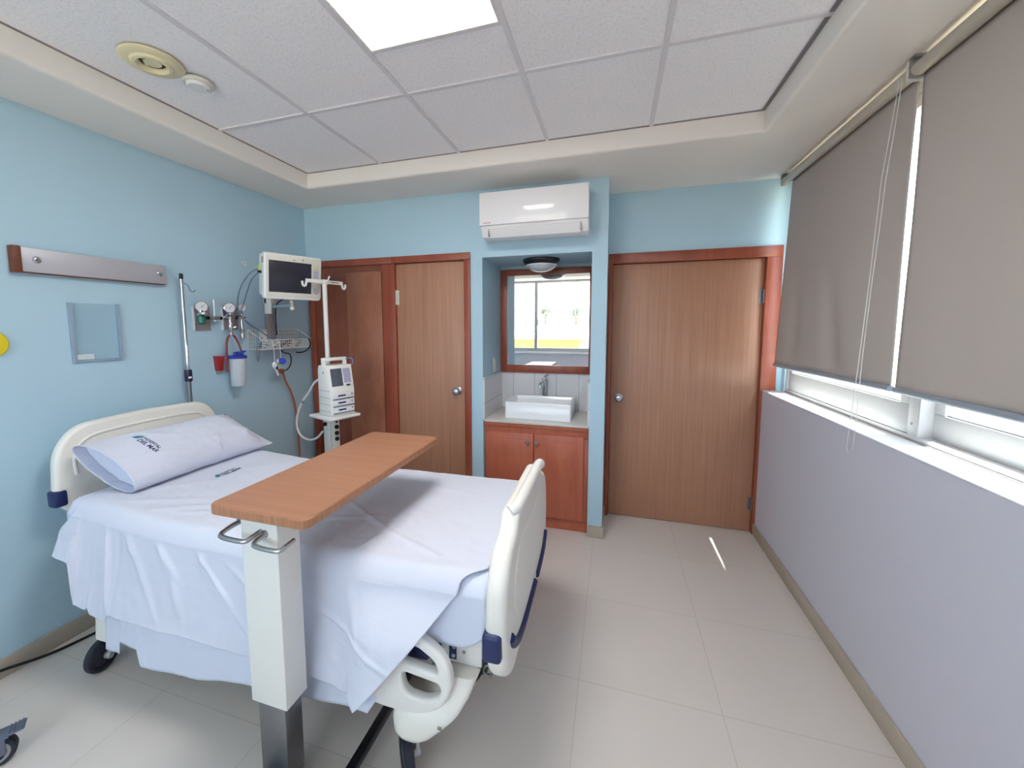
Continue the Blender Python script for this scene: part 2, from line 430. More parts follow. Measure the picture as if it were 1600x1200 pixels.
lp = thing('ceiling_light_panel', 'square lit white light panel set flush in the tile ceiling', 'ceiling light', (-.729, 1.273, ZT - .002))
obj('diffuser', MB().box(-1.0, -.452, .985, 1.563, ZT - .001, ZT + .004), M['diffuser'], lp, 0)
f = MB()
for a in ((-1.014, -1.0, .972, 1.576), (-.452, -.443, .972, 1.576), (-1.0, -.452, .972, .985), (-1.0, -.452, 1.563, 1.576)): f.box(*a, ZT - .003, ZT + .01)
obj('frame', f, M['whitemetal'], lp, 0)

sp = thing('ceiling_speaker', 'large yellowed round ceiling speaker, bigger of the two ceiling discs', 'speaker', (-1.955, 1.342, ZT))
down = Matrix.Translation((-1.955, 1.342, ZT)) @ Matrix.Rotation(PI, 4, 'X')
obj('rim', MB().lathe([(.115, 0), (.115, .004), (.108, .009), (.085, .011), (.078, .012), (.07, .020), (.058, .022), (.05, .015), (.047, .004), (.047, 0)], down), M['yellowed'], sp)
obj('grille', MB().lathe([(.047, .003), (.02, .003), (.0, .003)], down), M['speakerdark'], sp)
obj('cone_cap', MB().lathe([(.034, .003), (.032, .008), (.008, .012), (0, .010)], down).box(-.047, .047, -.006, .006, .003, .008, mat=down), M['yellowed'], sp)
sm = thing('smoke_detector', 'small white round smoke detector beside the yellowed ceiling speaker', 'smoke detector', (-1.915, 1.514, ZT))
down2 = Matrix.Translation((-1.915, 1.514, ZT)) @ Matrix.Rotation(PI, 4, 'X')
obj('base', MB().lathe([(.066, 0), (.066, .008), (.060, .014), (.052, .014), (.052, .010), (0, .010)], down2), M['offwhite'], sm)
obj('cap', MB().lathe([(.050, .010), (.049, .020), (.042, .026), (0, .027)], down2), M['white'], sm)
obj('indicator', MB().sphere((-1.888, 1.538, ZT - .025), .005), M['greyplastic'], sm)

# skirting
b = MB(); b.box(XL, XL + .012, YR, YB, 0, .09, .003); struct('baseboard_left', b, M['base'])
b = MB(); b.box(XR - .012, XR, YR, YD, 0, .088, .003); struct('baseboard_right', b, M['base'])
b = MB(); b.box(NX1 + .004, KX + .012, YB - .012, YB, 0, .09, .003); b.box(KX, KX + .012, YB, YD - .02, 0, .09, .003); b.box(-1.104, NX0 - .004, YB - .012, YB, 0, .09, .003)
struct('baseboard_back', b, M['base'])

# ------------------------------------------------------------------ right-hand windows
sill = MB().box(XR - .004, 1.34, .64, YD, 1.128, 1.1325, .001); struct('trim_1', sill, M['white'])
def slider(n, ya, yb, xs, rail_top, swap):
    fr = MB(); Z0, Z1 = 1.1325, 2.63
    fr.box(1.20, 1.30, ya, yb, Z0, Z0 + .022); fr.box(1.20, 1.30, ya, yb, Z1 - .04, Z1)
    fr.box(1.20, 1.30, ya, ya + .03, Z0 + .022, Z1 - .04); fr.box(1.20, 1.30, yb - .03, yb, Z0 + .022, Z1 - .04)
    o = struct('window_%d' % n, fr, M['alu'])
    s = MB(); a, c = ya + .03, yb - .03
    s.box(xs, xs + .028, a, c, Z0 + .022, rail_top, .003); s.box(xs, xs + .028, a, c, Z1 - .10, Z1 - .04, .003)
    s.box(xs, xs + .028, a, a + .075, rail_top, Z1 - .10, .003); s.box(xs, xs + .028, c - .055, c, rail_top, Z1 - .10, .003)
    sa = struct('sash', s, M['alu'], o)
    struct('pane', MB().box(xs + .011, xs + .016, a + .075, c - .055, rail_top, Z1 - .10), M['pane'], o, 0)
    gk = MB(); gk.box(xs + .008, xs + .020, a + .07, a + .078, rail_top - .003, Z1 - .1); gk.box(xs + .008, xs + .020, a + .07, c - .05, rail_top - .003, rail_top + .003)
    struct('gasket', gk, M['black'], o, 0)
    struct('track_groove', MB().box(1.1945, 1.20, ya, yb, 1.1326, 1.139), M['gap'], o, 0)
    return o
w1 = slider(1, 2.07, 3.375, 1.206, 1.28, 0)
w2 = slider(2, .64, 2.07, 1.245, 1.258, 0)
mu = MB(); mu.box(1.199, 1.30, 2.05, 2.105, 1.154, 2.60, .002)
struct('mullion', mu, M['alu'], w1)
sc = MB(); sc.cyl((1.199, 2.08, 1.205), (1.198, 2.08, 1.205), .006, n=12)
struct('screw_hole', sc, M['bracket'], w1)
# ------------------------------------------------------------------ window behind the viewer (seen in the mirror)
fr = MB(); X0, X1, Z0, Z1, y0, y1 = -2.5, .3, 1.0, 2.655, YR - .13, YR - .03
fr.box(X0, X1, y0, y1, Z0, Z0 + .09); fr.box(X0, X1, y0, y1, Z1 - .045, Z1)
for x in (X0, -1.815, -.42, X1 - .07): fr.box(x, x + .07, y0, y1, Z0 + .09, Z1 - .045)
w3 = struct('window_3', fr, M['alu'], smooth=0)
for a, c in ((X0 + .07, -1.815), (-1.745, -.42), (-.35, X1 - .07)):
    struct('pane', MB().box(a, c, YR - .09, YR - .085, Z0 + .09, Z1 - .045), M['pane'], w3, 0)
struct('handle', MB().box(-1.74, -1.725, y1, y1 + .02, 1.62, 1.76, .004), M['black'], w3)
struct('trim_2', MB().box(X0, X1, YR - .03, YR + .04, .96, 1.005, .004), M['white'])

# ------------------------------------------------------------------ roller blinds
def blind(ya, yb, label, xa, xb, zb_a, zb_b, chain):
    t = thing('roller_blind', label, 'roller blind', (1.115, (ya + yb) / 2, 2.615), 0, 'roller blinds on the right-hand window')
    obj('roller_tube', MB().cyl((1.115, ya - .01, 2.615), (1.115, yb + (.06 if chain else -.012), 2.615), .026, n=32, bev=.002), M['tube'], t)
    def fab(u, v):
        y = lerp(ya, yb, u); z0 = 2.606; zb = lerp(zb_a, zb_b, u); z = lerp(z0, zb, v)
        x = lerp(1.1385, lerp(xa, xb, u), v ** .8)
        x += .006 * math.sin(u * 9 + v * 3) * v + (.026 * math.exp(-((u - .62 + .22 * v) / .07) ** 2) + .016 * math.exp(-((u - .9 + .12 * v) / .06) ** 2)) * (1 if chain else .35) * sstep(.35, .9, v) * (1 - sstep(.95, 1, v))
        cu_ = (1 - abs(2 * u - 1)) ** .5; y += .012 * math.sin(v * PI) * (1 if u < .5 else -1) * (1 - cu_)
        return Vector((x, y, z))
    obj('fabric', MB().grid(fab, 60, 40), M['blind'], t, 60, .0008)
    obj('bottom_bar', MB().tube([(lerp(xa, xb, 0), ya, zb_a - .004), (lerp(xa, xb, 1), yb, zb_b - .004)], .014, 12), M['bbar'], t)
    ye = yb + (.061 if chain else -.0118); br = MB(); br.box(1.088, 1.145, ye, ye + .006, 2.585, 2.6615, .002); br.box(1.088, 1.14, ye - .022, ye + .006, 2.651, 2.6615, .002)
    obj('bracket', br, M['bracket'], t)
    if chain:
        pts = []
        for k in range(41):
            s = k / 40; pts.append((1.082 - .024 * min(1, s * 4) + .004 * math.sin(s * 7), ya + .002 + .008 * math.sin(s * 3) + .085 * s ** 1.6, lerp(2.60, 1.045, s)))
        for k in range(1, 9):
            a = PI * k / 9; pts.append((1.058, ya + .097 + .018 * (1 - math.cos(a)), 1.045 - .02 * math.sin(a)))
        for k in range(41):
            s = 1 - k / 40; pts.append((1.082 - .026 * min(1, s * 4), ya + .022 + .108 * s ** 1.6, lerp(2.60, 1.05, s)))
        cm = MB().tube(pts, .0017, 6)
        obj('bead_chain', cm, M['clearwhite'], t)
        clip = MB(); clip.cyl((1.115, ya - .0105, 2.615), (1.115, ya - .0175, 2.615), .030, n=28, bev=.003); clip.box(1.085, 1.14, ya - .0165, ya - .0115, 2.575, 2.655, .002)
        obj('chain_drive', clip, M['offwhite'], t)
    return t
M['clearwhite'] = pmat('translucent_white_plastic', 'd9d6d4', .3)
blind(2.105, 3.295, 'grey-brown roller blind nearer the door, with the bead chain at its edge', 1.132, 1.099, 1.350, 1.339, True)
blind(.70, 2.088, 'grey-brown roller blind farther from the door, running out of the picture', 1.140, 1.140, 1.348, 1.348, False)

# ------------------------------------------------------------------ room door in the recess
lf = MB().box(-.020, 1.050, 3.455, 3.495, .006, 2.108, .001)
d1 = struct('door_1', lf, M['veneer'])
c = MB(); c.box(KX + .001, -.022, 3.415, 3.52, 0, 2.112, .003); c.box(1.052, 1.152, 3.415, 3.52, 0, 2.112, .003); c.box(KX + .001, 1.152, 3.415, 3.52, 2.112, 2.191, .003)
struct('door_casing', c, M['redwood'], d1)
for z in (1.83, .23):
    h = MB(); h.cyl((1.053, 3.447, z - .05), (1.053, 3.447, z + .05), .007, n=12); h.box(1.022, 1.05, 3.4525, 3.4555, z - .05, z + .05)
    struct('hinge', h, M['dsteel'], d1)
def knob(x, yf, z, par):
    mt = Matrix.Translation((x, yf, z)) @ Matrix.Rotation(PI / 2, 4, 'X')
    k = MB().lathe([(0, 0), (.034, 0), (.034, .006), (.028, .010), (.013, .013), (.012, .034), (.020, .040), (.029, .050), (.030, .060), (.022, .069), (.008, .072), (.008, .070), (0, .070)], mt, 32)
    return struct('door_knob', k, M['steel'], par)
knob(.045, 3.455, 1.02, d1)
# ------------------------------------------------------------------ wardrobe / bathroom door group on the left
d2 = struct('door_2', MB().box(-1.778, -1.160, 3.045, 3.085, .006, 2.138, .001), M['veneer'])
c = MB(); c.box(-1.158, -1.104, 3.012, 3.12, 0, 2.140, .003); c.box(-1.80, -1.104, 3.012, 3.12, 2.142, 2.197, .003); c.box(-1.90, -1.780, 3.016, 3.12, 0, 2.141, .003)
struct('door_casing', c, M['redwood'], d2)
h = MB(); h.cyl((-1.779, 3.036, 1.80), (-1.779, 3.036, 1.92), .007, n=12); h.box(-1.775, -1.755, 3.043, 3.046, 1.80, 1.92)
struct('hinge', h, M['offwhite'], d2)
knob(-1.227, 3.045, 1.084, d2)
wd = thing('built_in_wardrobe', 'tall red-brown wooden wardrobe built in behind the infusion pump stand', 'wardrobe', (-2.29, 3.06, 0))
f = MB(); f.box(-2.655, -2.60, 3.012, 3.12, 0, 2.142, .003); f.box(-2.655, -1.802, 3.012, 3.12, 2.142, 2.197, .003)
obj('frame', f, M['redwood'], wd)
obj('back_panel', MB().box(-2.60, -1.902, 3.036, 3.10, 0, 2.142), M['redwood2'], wd)
obj('panel_door', MB().box(-2.262, -1.910, 3.022, 3.036, .02, 2.085, .004), M['panelwood'], wd)

# ------------------------------------------------------------------ wash-basin niche
struct('trim_3', MB().box(NX0 + .012, NX1 - .012, 3.568, NYB, .862, 1.19), M['bstile'], smooth=0)['kind'] = 'structure'
struct('trim_4', MB().box(NX0, NX0 + .012, YB + .004, NYB, .862, 1.20).box(NX1 - .012, NX1, YB + .004, NYB, .862, 1.20), M['bstile2'], smooth=0)['kind'] = 'structure'
v = thing('vanity_cabinet', 'red-stained wooden vanity cabinet under the square wash basin', 'cabinet', (-.587, 3.3, 0))
cb = MB(); cb.box(-1.003, -.171, 3.10, 3.56, .0, .842)
cb.box(-1.003, -.171, 3.062, 3.10, .745, .842, .002); cb.box(-1.003, -.962, 3.062, 3.10, .09, .745, .002); cb.box(-.212, -.171, 3.062, 3.10, .09, .745, .002)
cb.box(-.962, -.212, 3.066, 3.10, .09, .745)
obj('carcass', cb, M['vanwood'], v)
obj('kick_board', MB().box(-1.003, -.171, 3.075, 3.10, 0, .088, .001), M['vanwood'], v)
obj('top_rail', MB().box(-1.003, -.171, 3.046, 3.062, .815, .843, .002), M['vanwood'], v)
for x0, x1, kx in ((-.972, -.596, -.636), (-.588, -.205, -.566)):
    dm = MB(); dm.box(x0, x1, 3.046, 3.064, .10, .768, .003); dm.box(x0 + .05, x1 - .05, 3.043, 3.05, .15, .718, .0025)
    dr = obj('door', dm, M['vanwood'], v)
    mt = Matrix.Translation((kx, 3.046, .697)) @ Matrix.Rotation(PI / 2, 4, 'X')
    obj('knob', MB().lathe([(.006, 0), (.006, .012), (.014, .018), (.016, .024), (.012, .030), (0, .032)], mt, 24), M['steel'], dr)
tag(obj('countertop', MB().box(-1.003, -.171, 3.036, 3.566, .8435, .862, .002), M['counter']), 'pale tiled countertop on the red wooden vanity cabinet', 'countertop')
s = MB(); x0, x1, y0, y1, z0, z1 = -.846, -.312, 3.115, 3.475, .8625, 1.0
def rr(i, z, r):
    P = roundpoly([(x0 + i, y0 + i), (x1 - i, y0 + i), (x1 - i, y1 - i), (x0 + i, y1 - i)], r, 5); return [(p[0], p[1], z) for p in P]
lo = [rr(.004, z0, .012), rr(0, z0 + .004, .014), rr(0, z1 - .004, .014), rr(.003, z1, .014), rr(.012, z1, .012), rr(.016, z1 - .005, .02), rr(.03, z0 + .05, .03), rr(.06, z0 + .035, .03)]
V = [p for l in lo for p in l]; n = len(lo[0]); F = []
for i in range(len(lo) - 1):
    for k in range(n): F.append((i * n + k, i * n + (k + 1) % n, (i + 1) * n + (k + 1) % n, (i + 1) * n + k))
F.append(tuple(range(n))[::-1]); F.append(tuple((len(lo) - 1) * n + k for k in range(n)))
s.faces(V, F); bmesh.ops.recalc_face_normals(s.bm, faces=s.bm.faces[:])
sk = tag(obj('wash_basin', s, M['ceramic'], None, 40), 'white rectangular vessel wash basin on the pale countertop', 'wash basin')
obj('drain', MB().lathe([(0, 0), (.022, 0), (.022, .004), (0, .006)], Matrix.Translation((-.58, 3.31, z0 + .0355))), M['chrome'], sk)
fa = thing('faucet', 'tall chrome single-lever faucet behind the wash basin', 'faucet', (-.59, 3.515, .862))
obj('body', MB().lathe([(.026, 0), (.026, .008), (.02, .014), (.018, .25), (.021, .26), (.021, .29), (0, .295)], Matrix.Translation((-.59, 3.515, .8622))), M['chrome'], fa)
obj('spout', MB().tube([(-.59, 3.505, 1.10), (-.60, 3.45, 1.115), (-.605, 3.41, 1.115), (-.606, 3.395, 1.10), (-.606, 3.393, 1.085)], .012, 14, smooth=2), M['chrome'], fa)
obj('lever', MB().tube([(-.59, 3.515, 1.157), (-.585, 3.505, 1.172), (-.56, 3.46, 1.185), (-.545, 3.43, 1.192)], .007, 10, smooth=1), M['chrome'], fa)
obj('side_stop', MB().cyl((-.605, 3.51, 1.06), (-.635, 3.50, 1.075), .009, n=14, bev=.002), M['chrome'], fa)

mr = thing('mirror', 'square wall mirror in a red-brown wooden frame above the wash basin', 'mirror', (-.587, 3.56, 1.19))
mf = MB(); X0, X1, Z0, Z1 = NX0 + .003, NX1 - .003, 1.192, 2.122
mf.box(X0, X0 + .058, 3.548, 3.579, Z0, Z1, .004); mf.box(X1 - .04, X1, 3.548, 3.579, Z0, Z1, .004)
mf.box(X0 + .058, X1 - .04, 3.548, 3.579, Z1 - .055, Z1, .004); mf.box(X0 + .058, X1 - .04, 3.548, 3.579, Z0, Z0 + .07, .004)
obj('frame', mf, M['redwood'], mr)
obj('mirror_glass', MB().box(X0 + .05, X1 - .035, 3.564, 3.570, Z0 + .06, Z1 - .05), M['mirror'], mr, 0)

nl = thing('niche_lamp', 'round dark-rimmed ceiling lamp with ribbed glass dome above the mirror', 'lamp', (-.58, 3.26, NZ))
dn = Matrix.Translation((-.58, 3.27, NZ)) @ Matrix.Rotation(PI, 4, 'X')
obj('rim', MB().lathe([(.10, 0), (.148, 0), (.150, .006), (.146, .020), (.132, .040), (.122, .044), (.118, .036), (.10, .02)], dn), M['bronze'], nl)
prof = [(.124, .034)] + [(.122 * math.cos(a) , .036 + .062 * math.sin(a)) for a in [PI / 2 * k / 8 for k in range(9)]]
obj('glass_dome', MB().lathe(prof, dn), M['frost'], nl)
obj('retaining_ring', MB().lathe([(.116, .044), (.124, .044), (.124, .052), (.116, .054)], dn), M['white'], nl)
ou = thing('wall_outlet', 'small white outlet plate on the left side of the basin niche', 'outlet', (NX0, 3.35, 1.28))
obj('cover_plate', MB().box(NX0 + .0005, NX0 + .008, 3.315, 3.39, 1.215, 1.345, .003), M['offwhite'], ou)
oo = MB()
for z in (1.255, 1.305): oo.box(NX0 + .008, NX0 + .0105, 3.335, 3.37, z - .016, z + .016, .001)
obj('socket', oo, M['white'], ou)

# ------------------------------------------------------------------ air conditioner
ac = thing('air_conditioner', 'white wall-mounted air conditioner above the basin niche', 'air conditioner', (-.565, 3.03, 2.25))
prof = [(3.03, 2.262), (3.03, 2.575), (2.86, 2.572), (2.815, 2.562), (2.805, 2.545), (2.808, 2.345), (2.815, 2.325), (2.86, 2.262), (2.90, 2.252)]
def sweep_x(m, prof, xa, xb):
    n = len(prof); V = [(xa, y, z) for y, z in prof] + [(xb, y, z) for y, z in prof]
    F = [(k, (k + 1) % n, n + (k + 1) % n, n + k) for k in range(n)] + [tuple(range(n))[::-1], tuple(range(n, 2 * n))]
    m.faces(V, F); bmesh.ops.recalc_face_normals(m.bm, faces=m.bm.faces[:]); return m
body = sweep_x(MB(), prof, -.945, -.185)
bmesh.ops.bevel(body.bm, geom=[e for e in body.bm.edges if abs(e.verts[0].co.x - e.verts[1].co.x) < 1e-6], offset=.006, segments=2, affect='EDGES')
obj('body', body, M['acwhite'], ac, 30)
obj('front_panel', MB().box(-.948, -.182, 2.796, 2.8045, 2.335, 2.562, .003), M['acwhite'], ac)
lv = MB(); lv.faces([(-.885, 2.817, 2.318), (-.235, 2.817, 2.318), (-.235, 2.857, 2.258), (-.885, 2.857, 2.258), (-.885, 2.812, 2.316), (-.235, 2.812, 2.316), (-.235, 2.852, 2.255), (-.885, 2.852, 2.255)],
    [(0, 1, 2, 3), (7, 6, 5, 4), (0, 4, 5, 1), (1, 5, 6, 2), (2, 6, 7, 3), (3, 7, 4, 0)])
obj('louver', lv, M['white'], ac, 0)
sl = MB(); sl.box(-.889, -.231, 2.853, 2.861, 2.2565, 2.2585, mat=Matrix()); sl.box(-.8885, -.8855, 2.818, 2.850, 2.262, 2.316); sl.box(-.2345, -.2315, 2.814, 2.850, 2.262, 2.316)
obj('louver_gap', sl, M['gap'], ac, 0)
obj('logo', MB().box(-.918, -.862, 2.7953, 2.7957, 2.349, 2.3535), M['pinkmark'], ac, 0)
# ------------------------------------------------------------------ things on the left wall
wl = thing('wall_light', 'long grey metal wall light bar with a dark wooden end above the bed', 'wall light', (XL, 1.476, 1.93))
obj('metal_cover', MB().box(XL + .004, XL + .038, 1.174, 1.808, 1.881, 1.994, .003), M['greyalu'], wl)
obj('wooden_end', MB().box(XL, XL + .040, 1.146, 1.174, 1.876, 1.998, .002), M['darkwood'], wl)
obj('bottom_strip', MB().box(XL, XL + .034, 1.174, 1.80, 1.8775, 1.881), M['darkwood'], wl)
for y in (1.225, 1.765):
    mt = Matrix.Translation((XL + .038, y, 1.94)) @ Matrix.Rotation(PI / 2, 4, 'Y')
    obj('screw_cap', MB().lathe([(.016, 0), (.016, .003), (.012, .006), (.005, .007), (0, .006)], mt, 24), M['chrome'], wl)
ch = thing('chart_holder', 'clear acrylic chart holder on the blue wall under the light bar', 'holder', (XL, 1.447, 1.44))
cm = MB(); cm.box(XL + .012, XL + .015, 1.338, 1.556, 1.440, 1.745)
obj('clear_sheet', cm, M['clear'], ch, 0)
cf = MB()
for a in ((1.336, 1.350, 1.438, 1.747), (1.544, 1.558, 1.438, 1.747), (1.35, 1.544, 1.438, 1.447)): cf.box(XL, XL + .017, *a, .001)
obj('rim', cf, M['acr'], ch)
obj('card', MB().box(XL + .009, XL + .0105, 1.354, 1.425, 1.449, 1.478), M['paper'], ch, 0)
yd_ = tag(obj('yellow_disc', MB().lathe([(0, 0), (.062, 0), (.062, .012), (.056, .018), (0, .02)], Matrix.Translation((XL, 1.052, 1.546)) @ Matrix.Rotation(PI / 2, 4, 'Y')), M['yellow']), 'bright yellow round disc on the blue wall at the left picture edge', 'disc')
wc = tag(obj('cable_clip', MB().tube([(XL + .006, 2.384 + .014 * math.cos(a), 2.094 + .014 * math.sin(a)) for a in [2 * PI * k / 14 for k in range(14)]], .004, 8, True).box(XL + .0005, XL + .006, 2.395, 2.412, 2.075, 2.09, .001), M['white']), 'tiny white ring clip on the blue wall left of the patient monitor', 'clip')

def dial(y, z, r, par, x=None, ang=-28):
    x = XL + .06 if x is None else x
    mt = Matrix.Translation((x, y, z)) @ Matrix.Rotation(rad(ang), 4, 'Z') @ Matrix.Rotation(PI / 2, 4, 'Y')
    g = obj('gauge', MB().lathe([(0, -.03), (r, -.03), (r, .002), (r * .9, .004), (r * .86, 0), (r * .86, -.001)], mt, 32), M['chrome'], par)
    d = MB().lathe([(0, .0), (r * .86, .0)], mt, 32); obj('dial_face', d, M['gauge'], g, 0)
    nd = MB(); nd.box(-.0015, .0015, -.002, r * .6, .0006, .0018, mat=mt @ Matrix.Rotation(rad(40), 4, 'Z')); nd.lathe([(0, .003), (r * .12, .003), (r * .12, .0005)], mt, 12)
    obj('needle', nd, M['bracket'], g, 0)
def plate(y0, y1, label):
    t = thing('gas_outlet_plate', label, 'wall outlet', (XL, (y0 + y1) / 2, 1.595), 0, 'steel gas outlet plates on the blue wall')
    obj('plate', MB().box(XL + .0005, XL + .010, y0, y1, 1.595, 1.757, .002), M['plate'], t)
    obj('edge_trim', MB().box(XL + .0005, XL + .012, y0 - .009, y0 - .0005, 1.593, 1.759, .001), M['white'], t)
    return t
plate(1.980, 2.088, 'steel gas outlet plate with the green-knobbed oxygen regulator')
plate(2.184, 2.302, 'steel gas outlet plate behind the red-tubed vacuum regulator')
t = thing('oxygen_regulator', 'oxygen regulator with a green knob and dial, nearest the light bar', 'regulator', (XL, 2.0, 1.67), 0, 'gauges and regulators on the blue wall')
obj('body', MB().cyl((XL + .011, 2.0, 1.70), (XL + .06, 1.993, 1.70), .016, n=18, bev=.002).cyl((XL + .05, 1.995, 1.68), (XL + .05, 1.995, 1.73), .013, n=16), M['chrome'], t)
dial(1.995, 1.753, .037, t)
obj('knob', MB().lathe([(0, 0), (.018, 0), (.024, .012), (.024, .05), (.017, .064), (0, .066)], Matrix.Translation((XL + .06, 1.988, 1.634)), 10), M['green'], t, 25)
obj('lever', MB().cyl((XL + .085, 1.985, 1.70), (XL + .085, 1.985, 1.715), .02, n=18, bev=.003), M['chrome'], t)
t = thing('flow_meter', 'thin white vertical flow tube between the two gas outlet plates', 'flow meter', (XL, 2.08, 1.68), 0, 'gauges and regulators on the blue wall')
obj('flow_tube', MB().cyl((XL + .06, 2.08, 1.655), (XL + .06, 2.08, 1.805), .006, n=14), M['white'], t)
obj('cross_arm', MB().cyl((XL + .06, 2.03, 1.678), (XL + .06, 2.128, 1.680), .009, n=14, bev=.001).cyl((XL + .06, 2.062, 1.678), (XL + .06, 2.098, 1.679), .014, n=16, bev=.002).cyl((XL + .0005, 2.08, 1.679), (XL + .06, 2.08, 1.679), .008, n=12), M['steel'], t)
for y in (2.032, 2.123): obj('end_knob', MB().cyl((XL + .06, y - .008, 1.679), (XL + .06, y + .008, 1.679), .012, n=14, bev=.002), M['black'], t)
t = thing('vacuum_regulator', 'chrome vacuum regulator with a dial, red tube looped below it', 'regulator', (XL, 2.194, 1.62), 0, 'gauges and regulators on the blue wall')
obj('body', MB().cyl((XL + .011, 2.20, 1.69), (XL + .065, 2.194, 1.69), .018, n=18, bev=.002).cyl((XL + .062, 2.194, 1.555), (XL + .062, 2.194, 1.715), .011, n=16, bev=.002).cyl((XL + .062, 2.194, 1.60), (XL + .062, 2.194, 1.645), .016, n=16, bev=.003), M['chrome'], t)
obj('knob', MB().cyl((XL + .062, 2.175, 1.700), (XL + .062, 2.213, 1.700), .014, n=16, bev=.002), M['chrome'], t)
obj('brass_fitting', MB().cyl((XL + .062, 2.194, 1.556), (XL + .062, 2.194, 1.580), .014, n=16, bev=.003), M['steel'], t)
obj('side_port', MB().cyl((XL + .062, 2.194, 1.605), (XL + .075, 2.222, 1.618), .008, n=12), M['chrome'], t)
dial(2.197, 1.753, .036, t)
t = thing('suction_regulator', 'chrome suction regulator with the smallest dial, nearest the patient monitor', 'regulator', (XL, 2.29, 1.62), 0, 'gauges and regulators on the blue wall')
obj('body', MB().cyl((XL + .0005, 2.288, 1.69), (XL + .06, 2.288, 1.69), .013, n=18, bev=.002).cyl((XL + .06, 2.287, 1.55), (XL + .06, 2.287, 1.712), .009, n=16, bev=.002), M['chrome'], t)
obj('cross_arm', MB().cyl((XL + .06, 2.245, 1.683), (XL + .06, 2.322, 1.686), .009, n=14, bev=.001), M['chrome'], t)
obj('end_knob', MB().cyl((XL + .06, 2.240, 1.683), (XL + .06, 2.254, 1.683), .011, n=14, bev=.002), M['black'], t)
obj('outlet_nozzle', MB().cyl((XL + .06, 2.287, 1.528), (XL + .06, 2.287, 1.575), .015, n=16, bev=.004).cyl((XL + .06, 2.268, 1.59), (XL + .06, 2.306, 1.592), .007, n=12), M['steel'], t)
dial(2.296, 1.757, .029, t)

cx, cy = XL + .083, 2.213
t = thing('suction_canister', 'clear suction canister with a blue lid hanging on the blue wall', 'canister', (cx, cy, 1.19))
ct = Matrix.Translation((cx, cy, 0))
obj('jar', MB().lathe([(0, 1.192), (.042, 1.192), (.047, 1.199), (.054, 1.395), (.052, 1.395), (.045, 1.201), (0, 1.197)], ct), M['canister'], t)
gr = MB()
for k in range(8): gr.box(cx + .0515 - .0006 * (8 - k) , cx + .0522 - .0006 * (8 - k), cy - .008, cy + .016, 1.225 + k * .02, 1.2265 + k * .02)
obj('graduation', gr, M['white'], t, 0)
lid = MB().lathe([(0, 1.392), (.061, 1.392), (.062, 1.404), (.056, 1.412), (.035, 1.416), (0, 1.418)], ct)
for a, h in ((.03, .03), (-.028, .022), (.0, .024)): lid.cyl((cx + .012, cy + a, 1.41), (cx + .012, cy + a, 1.418 + h), .011, n=16, bev=.002)
lid.cyl((cx + .02, cy + .03, 1.436), (cx + .02, cy + .052, 1.440), .007, n=12)
obj('lid', lid, M['blueplastic'], t)
obj('wall_hanger', MB().box(XL + .0005, cx - .045, cy - .012, cy + .012, 1.30, 1.40, .002), M['white'], t)
tag(obj('suction_tube', MB().tube([(XL + .06, 2.148, 1.30), (XL + .063, 2.150, 1.42), (XL + .063, 2.152, 1.50), (XL + .062, 2.166, 1.548), (XL + .062, 2.194, 1.566), (XL + .064, 2.22, 1.55), (XL + .075, 2.236, 1.50), (cx + .012, 2.242, 1.435)], .0068, 12, smooth=2), M['redtube']), 'dark red tube arching from the vacuum regulator to the blue-lidded canister', 'tube')
t = thing('red_bin', 'small red wall holder left of the suction canister', 'holder', (XL, 2.11, 1.29))
rb = MB(); V = [(XL, 2.095, 1.415), (XL + .05, 2.095, 1.415), (XL + .05, 2.142, 1.412), (XL, 2.142, 1.412), (XL, 2.105, 1.31), (XL + .034, 2.105, 1.31), (XL + .034, 2.138, 1.31), (XL, 2.138, 1.31)]
rb.faces(V, [(3, 2, 1, 0), (4, 5, 6, 7), (0, 1, 5, 4), (1, 2, 6, 5), (2, 3, 7, 6), (3, 0, 4, 7)])
obj('box', rb, M['red'], t, 0)
obj('foot', MB().box(XL, XL + .03, 2.109, 2.135, 1.288, 1.31, .002), M['bracket'], t)

# patient monitor on its wall arm
MF = Matrix.Translation((-2.205, 2.365, 1.967)) @ Matrix.Rotation(rad(66.9), 4, 'Z') @ Matrix.Rotation(rad(7), 4, 'X')
t = thing('patient_monitor', 'white bedside patient monitor with a dark screen on a wall arm', 'monitor', (XL, 2.54, 1.62))
m = MB(MF)
m.plate([roundpoly([(-.20, -.157), (.185, -.157), (.20, -.14), (.20, .157), (-.20, .157)], .014, 5)], .05, .008, Matrix.Translation((0, .025, 0)) @ Matrix.Rotation(PI / 2, 4, 'X'))
m.box(-.19, .185, .045, .125, -.14, .148, .012)
obj('housing', m, M['white'], t)
obj('bezel', MB(MF).box(-.188, .190, -.0025, .0, -.143, .146, .001), M['offwhite'], t)
obj('screen', MB(MF).box(-.172, .122, -.005, -.0025, -.108, .108, .001), M['screen'], t)
k = MB(MF)
for i in range(5): k.box(.137, .175, -.006, -.0025, .048 - i * .017, .06 - i * .017, .001)
obj('keypad', k, M['keypad'], t)
obj('alarm_key', MB(MF).box(.137, .175, -.006, -.0025, .072, .098, .001), M['keypad2'], t)
mt = MF @ Matrix.Translation((.157, -.0025, -.085)) @ Matrix.Rotation(PI / 2, 4, 'X')
obj('control_dial', MB().lathe([(0, .014), (.018, .014), (.021, .008), (.021, 0)], mt, 24), M['greyplastic'], t)
obj('camera_dot', MB(MF).cyl((.06, -.0035, .128), (.06, -.002, .128), .006, n=14), M['bracket'], t)
obj('maker_mark', MB(MF).box(-.012, .006, -.003, -.0025, .118, .126), M['greyplastic'], t, 0)
sl = MB(MF)
for i in range(4): sl.box(-.2012, -.1995, .012 + i * .009, .016 + i * .009, .085, .125)
obj('side_vent', sl, M['bracket'], t, 0)
po = MB(MF)
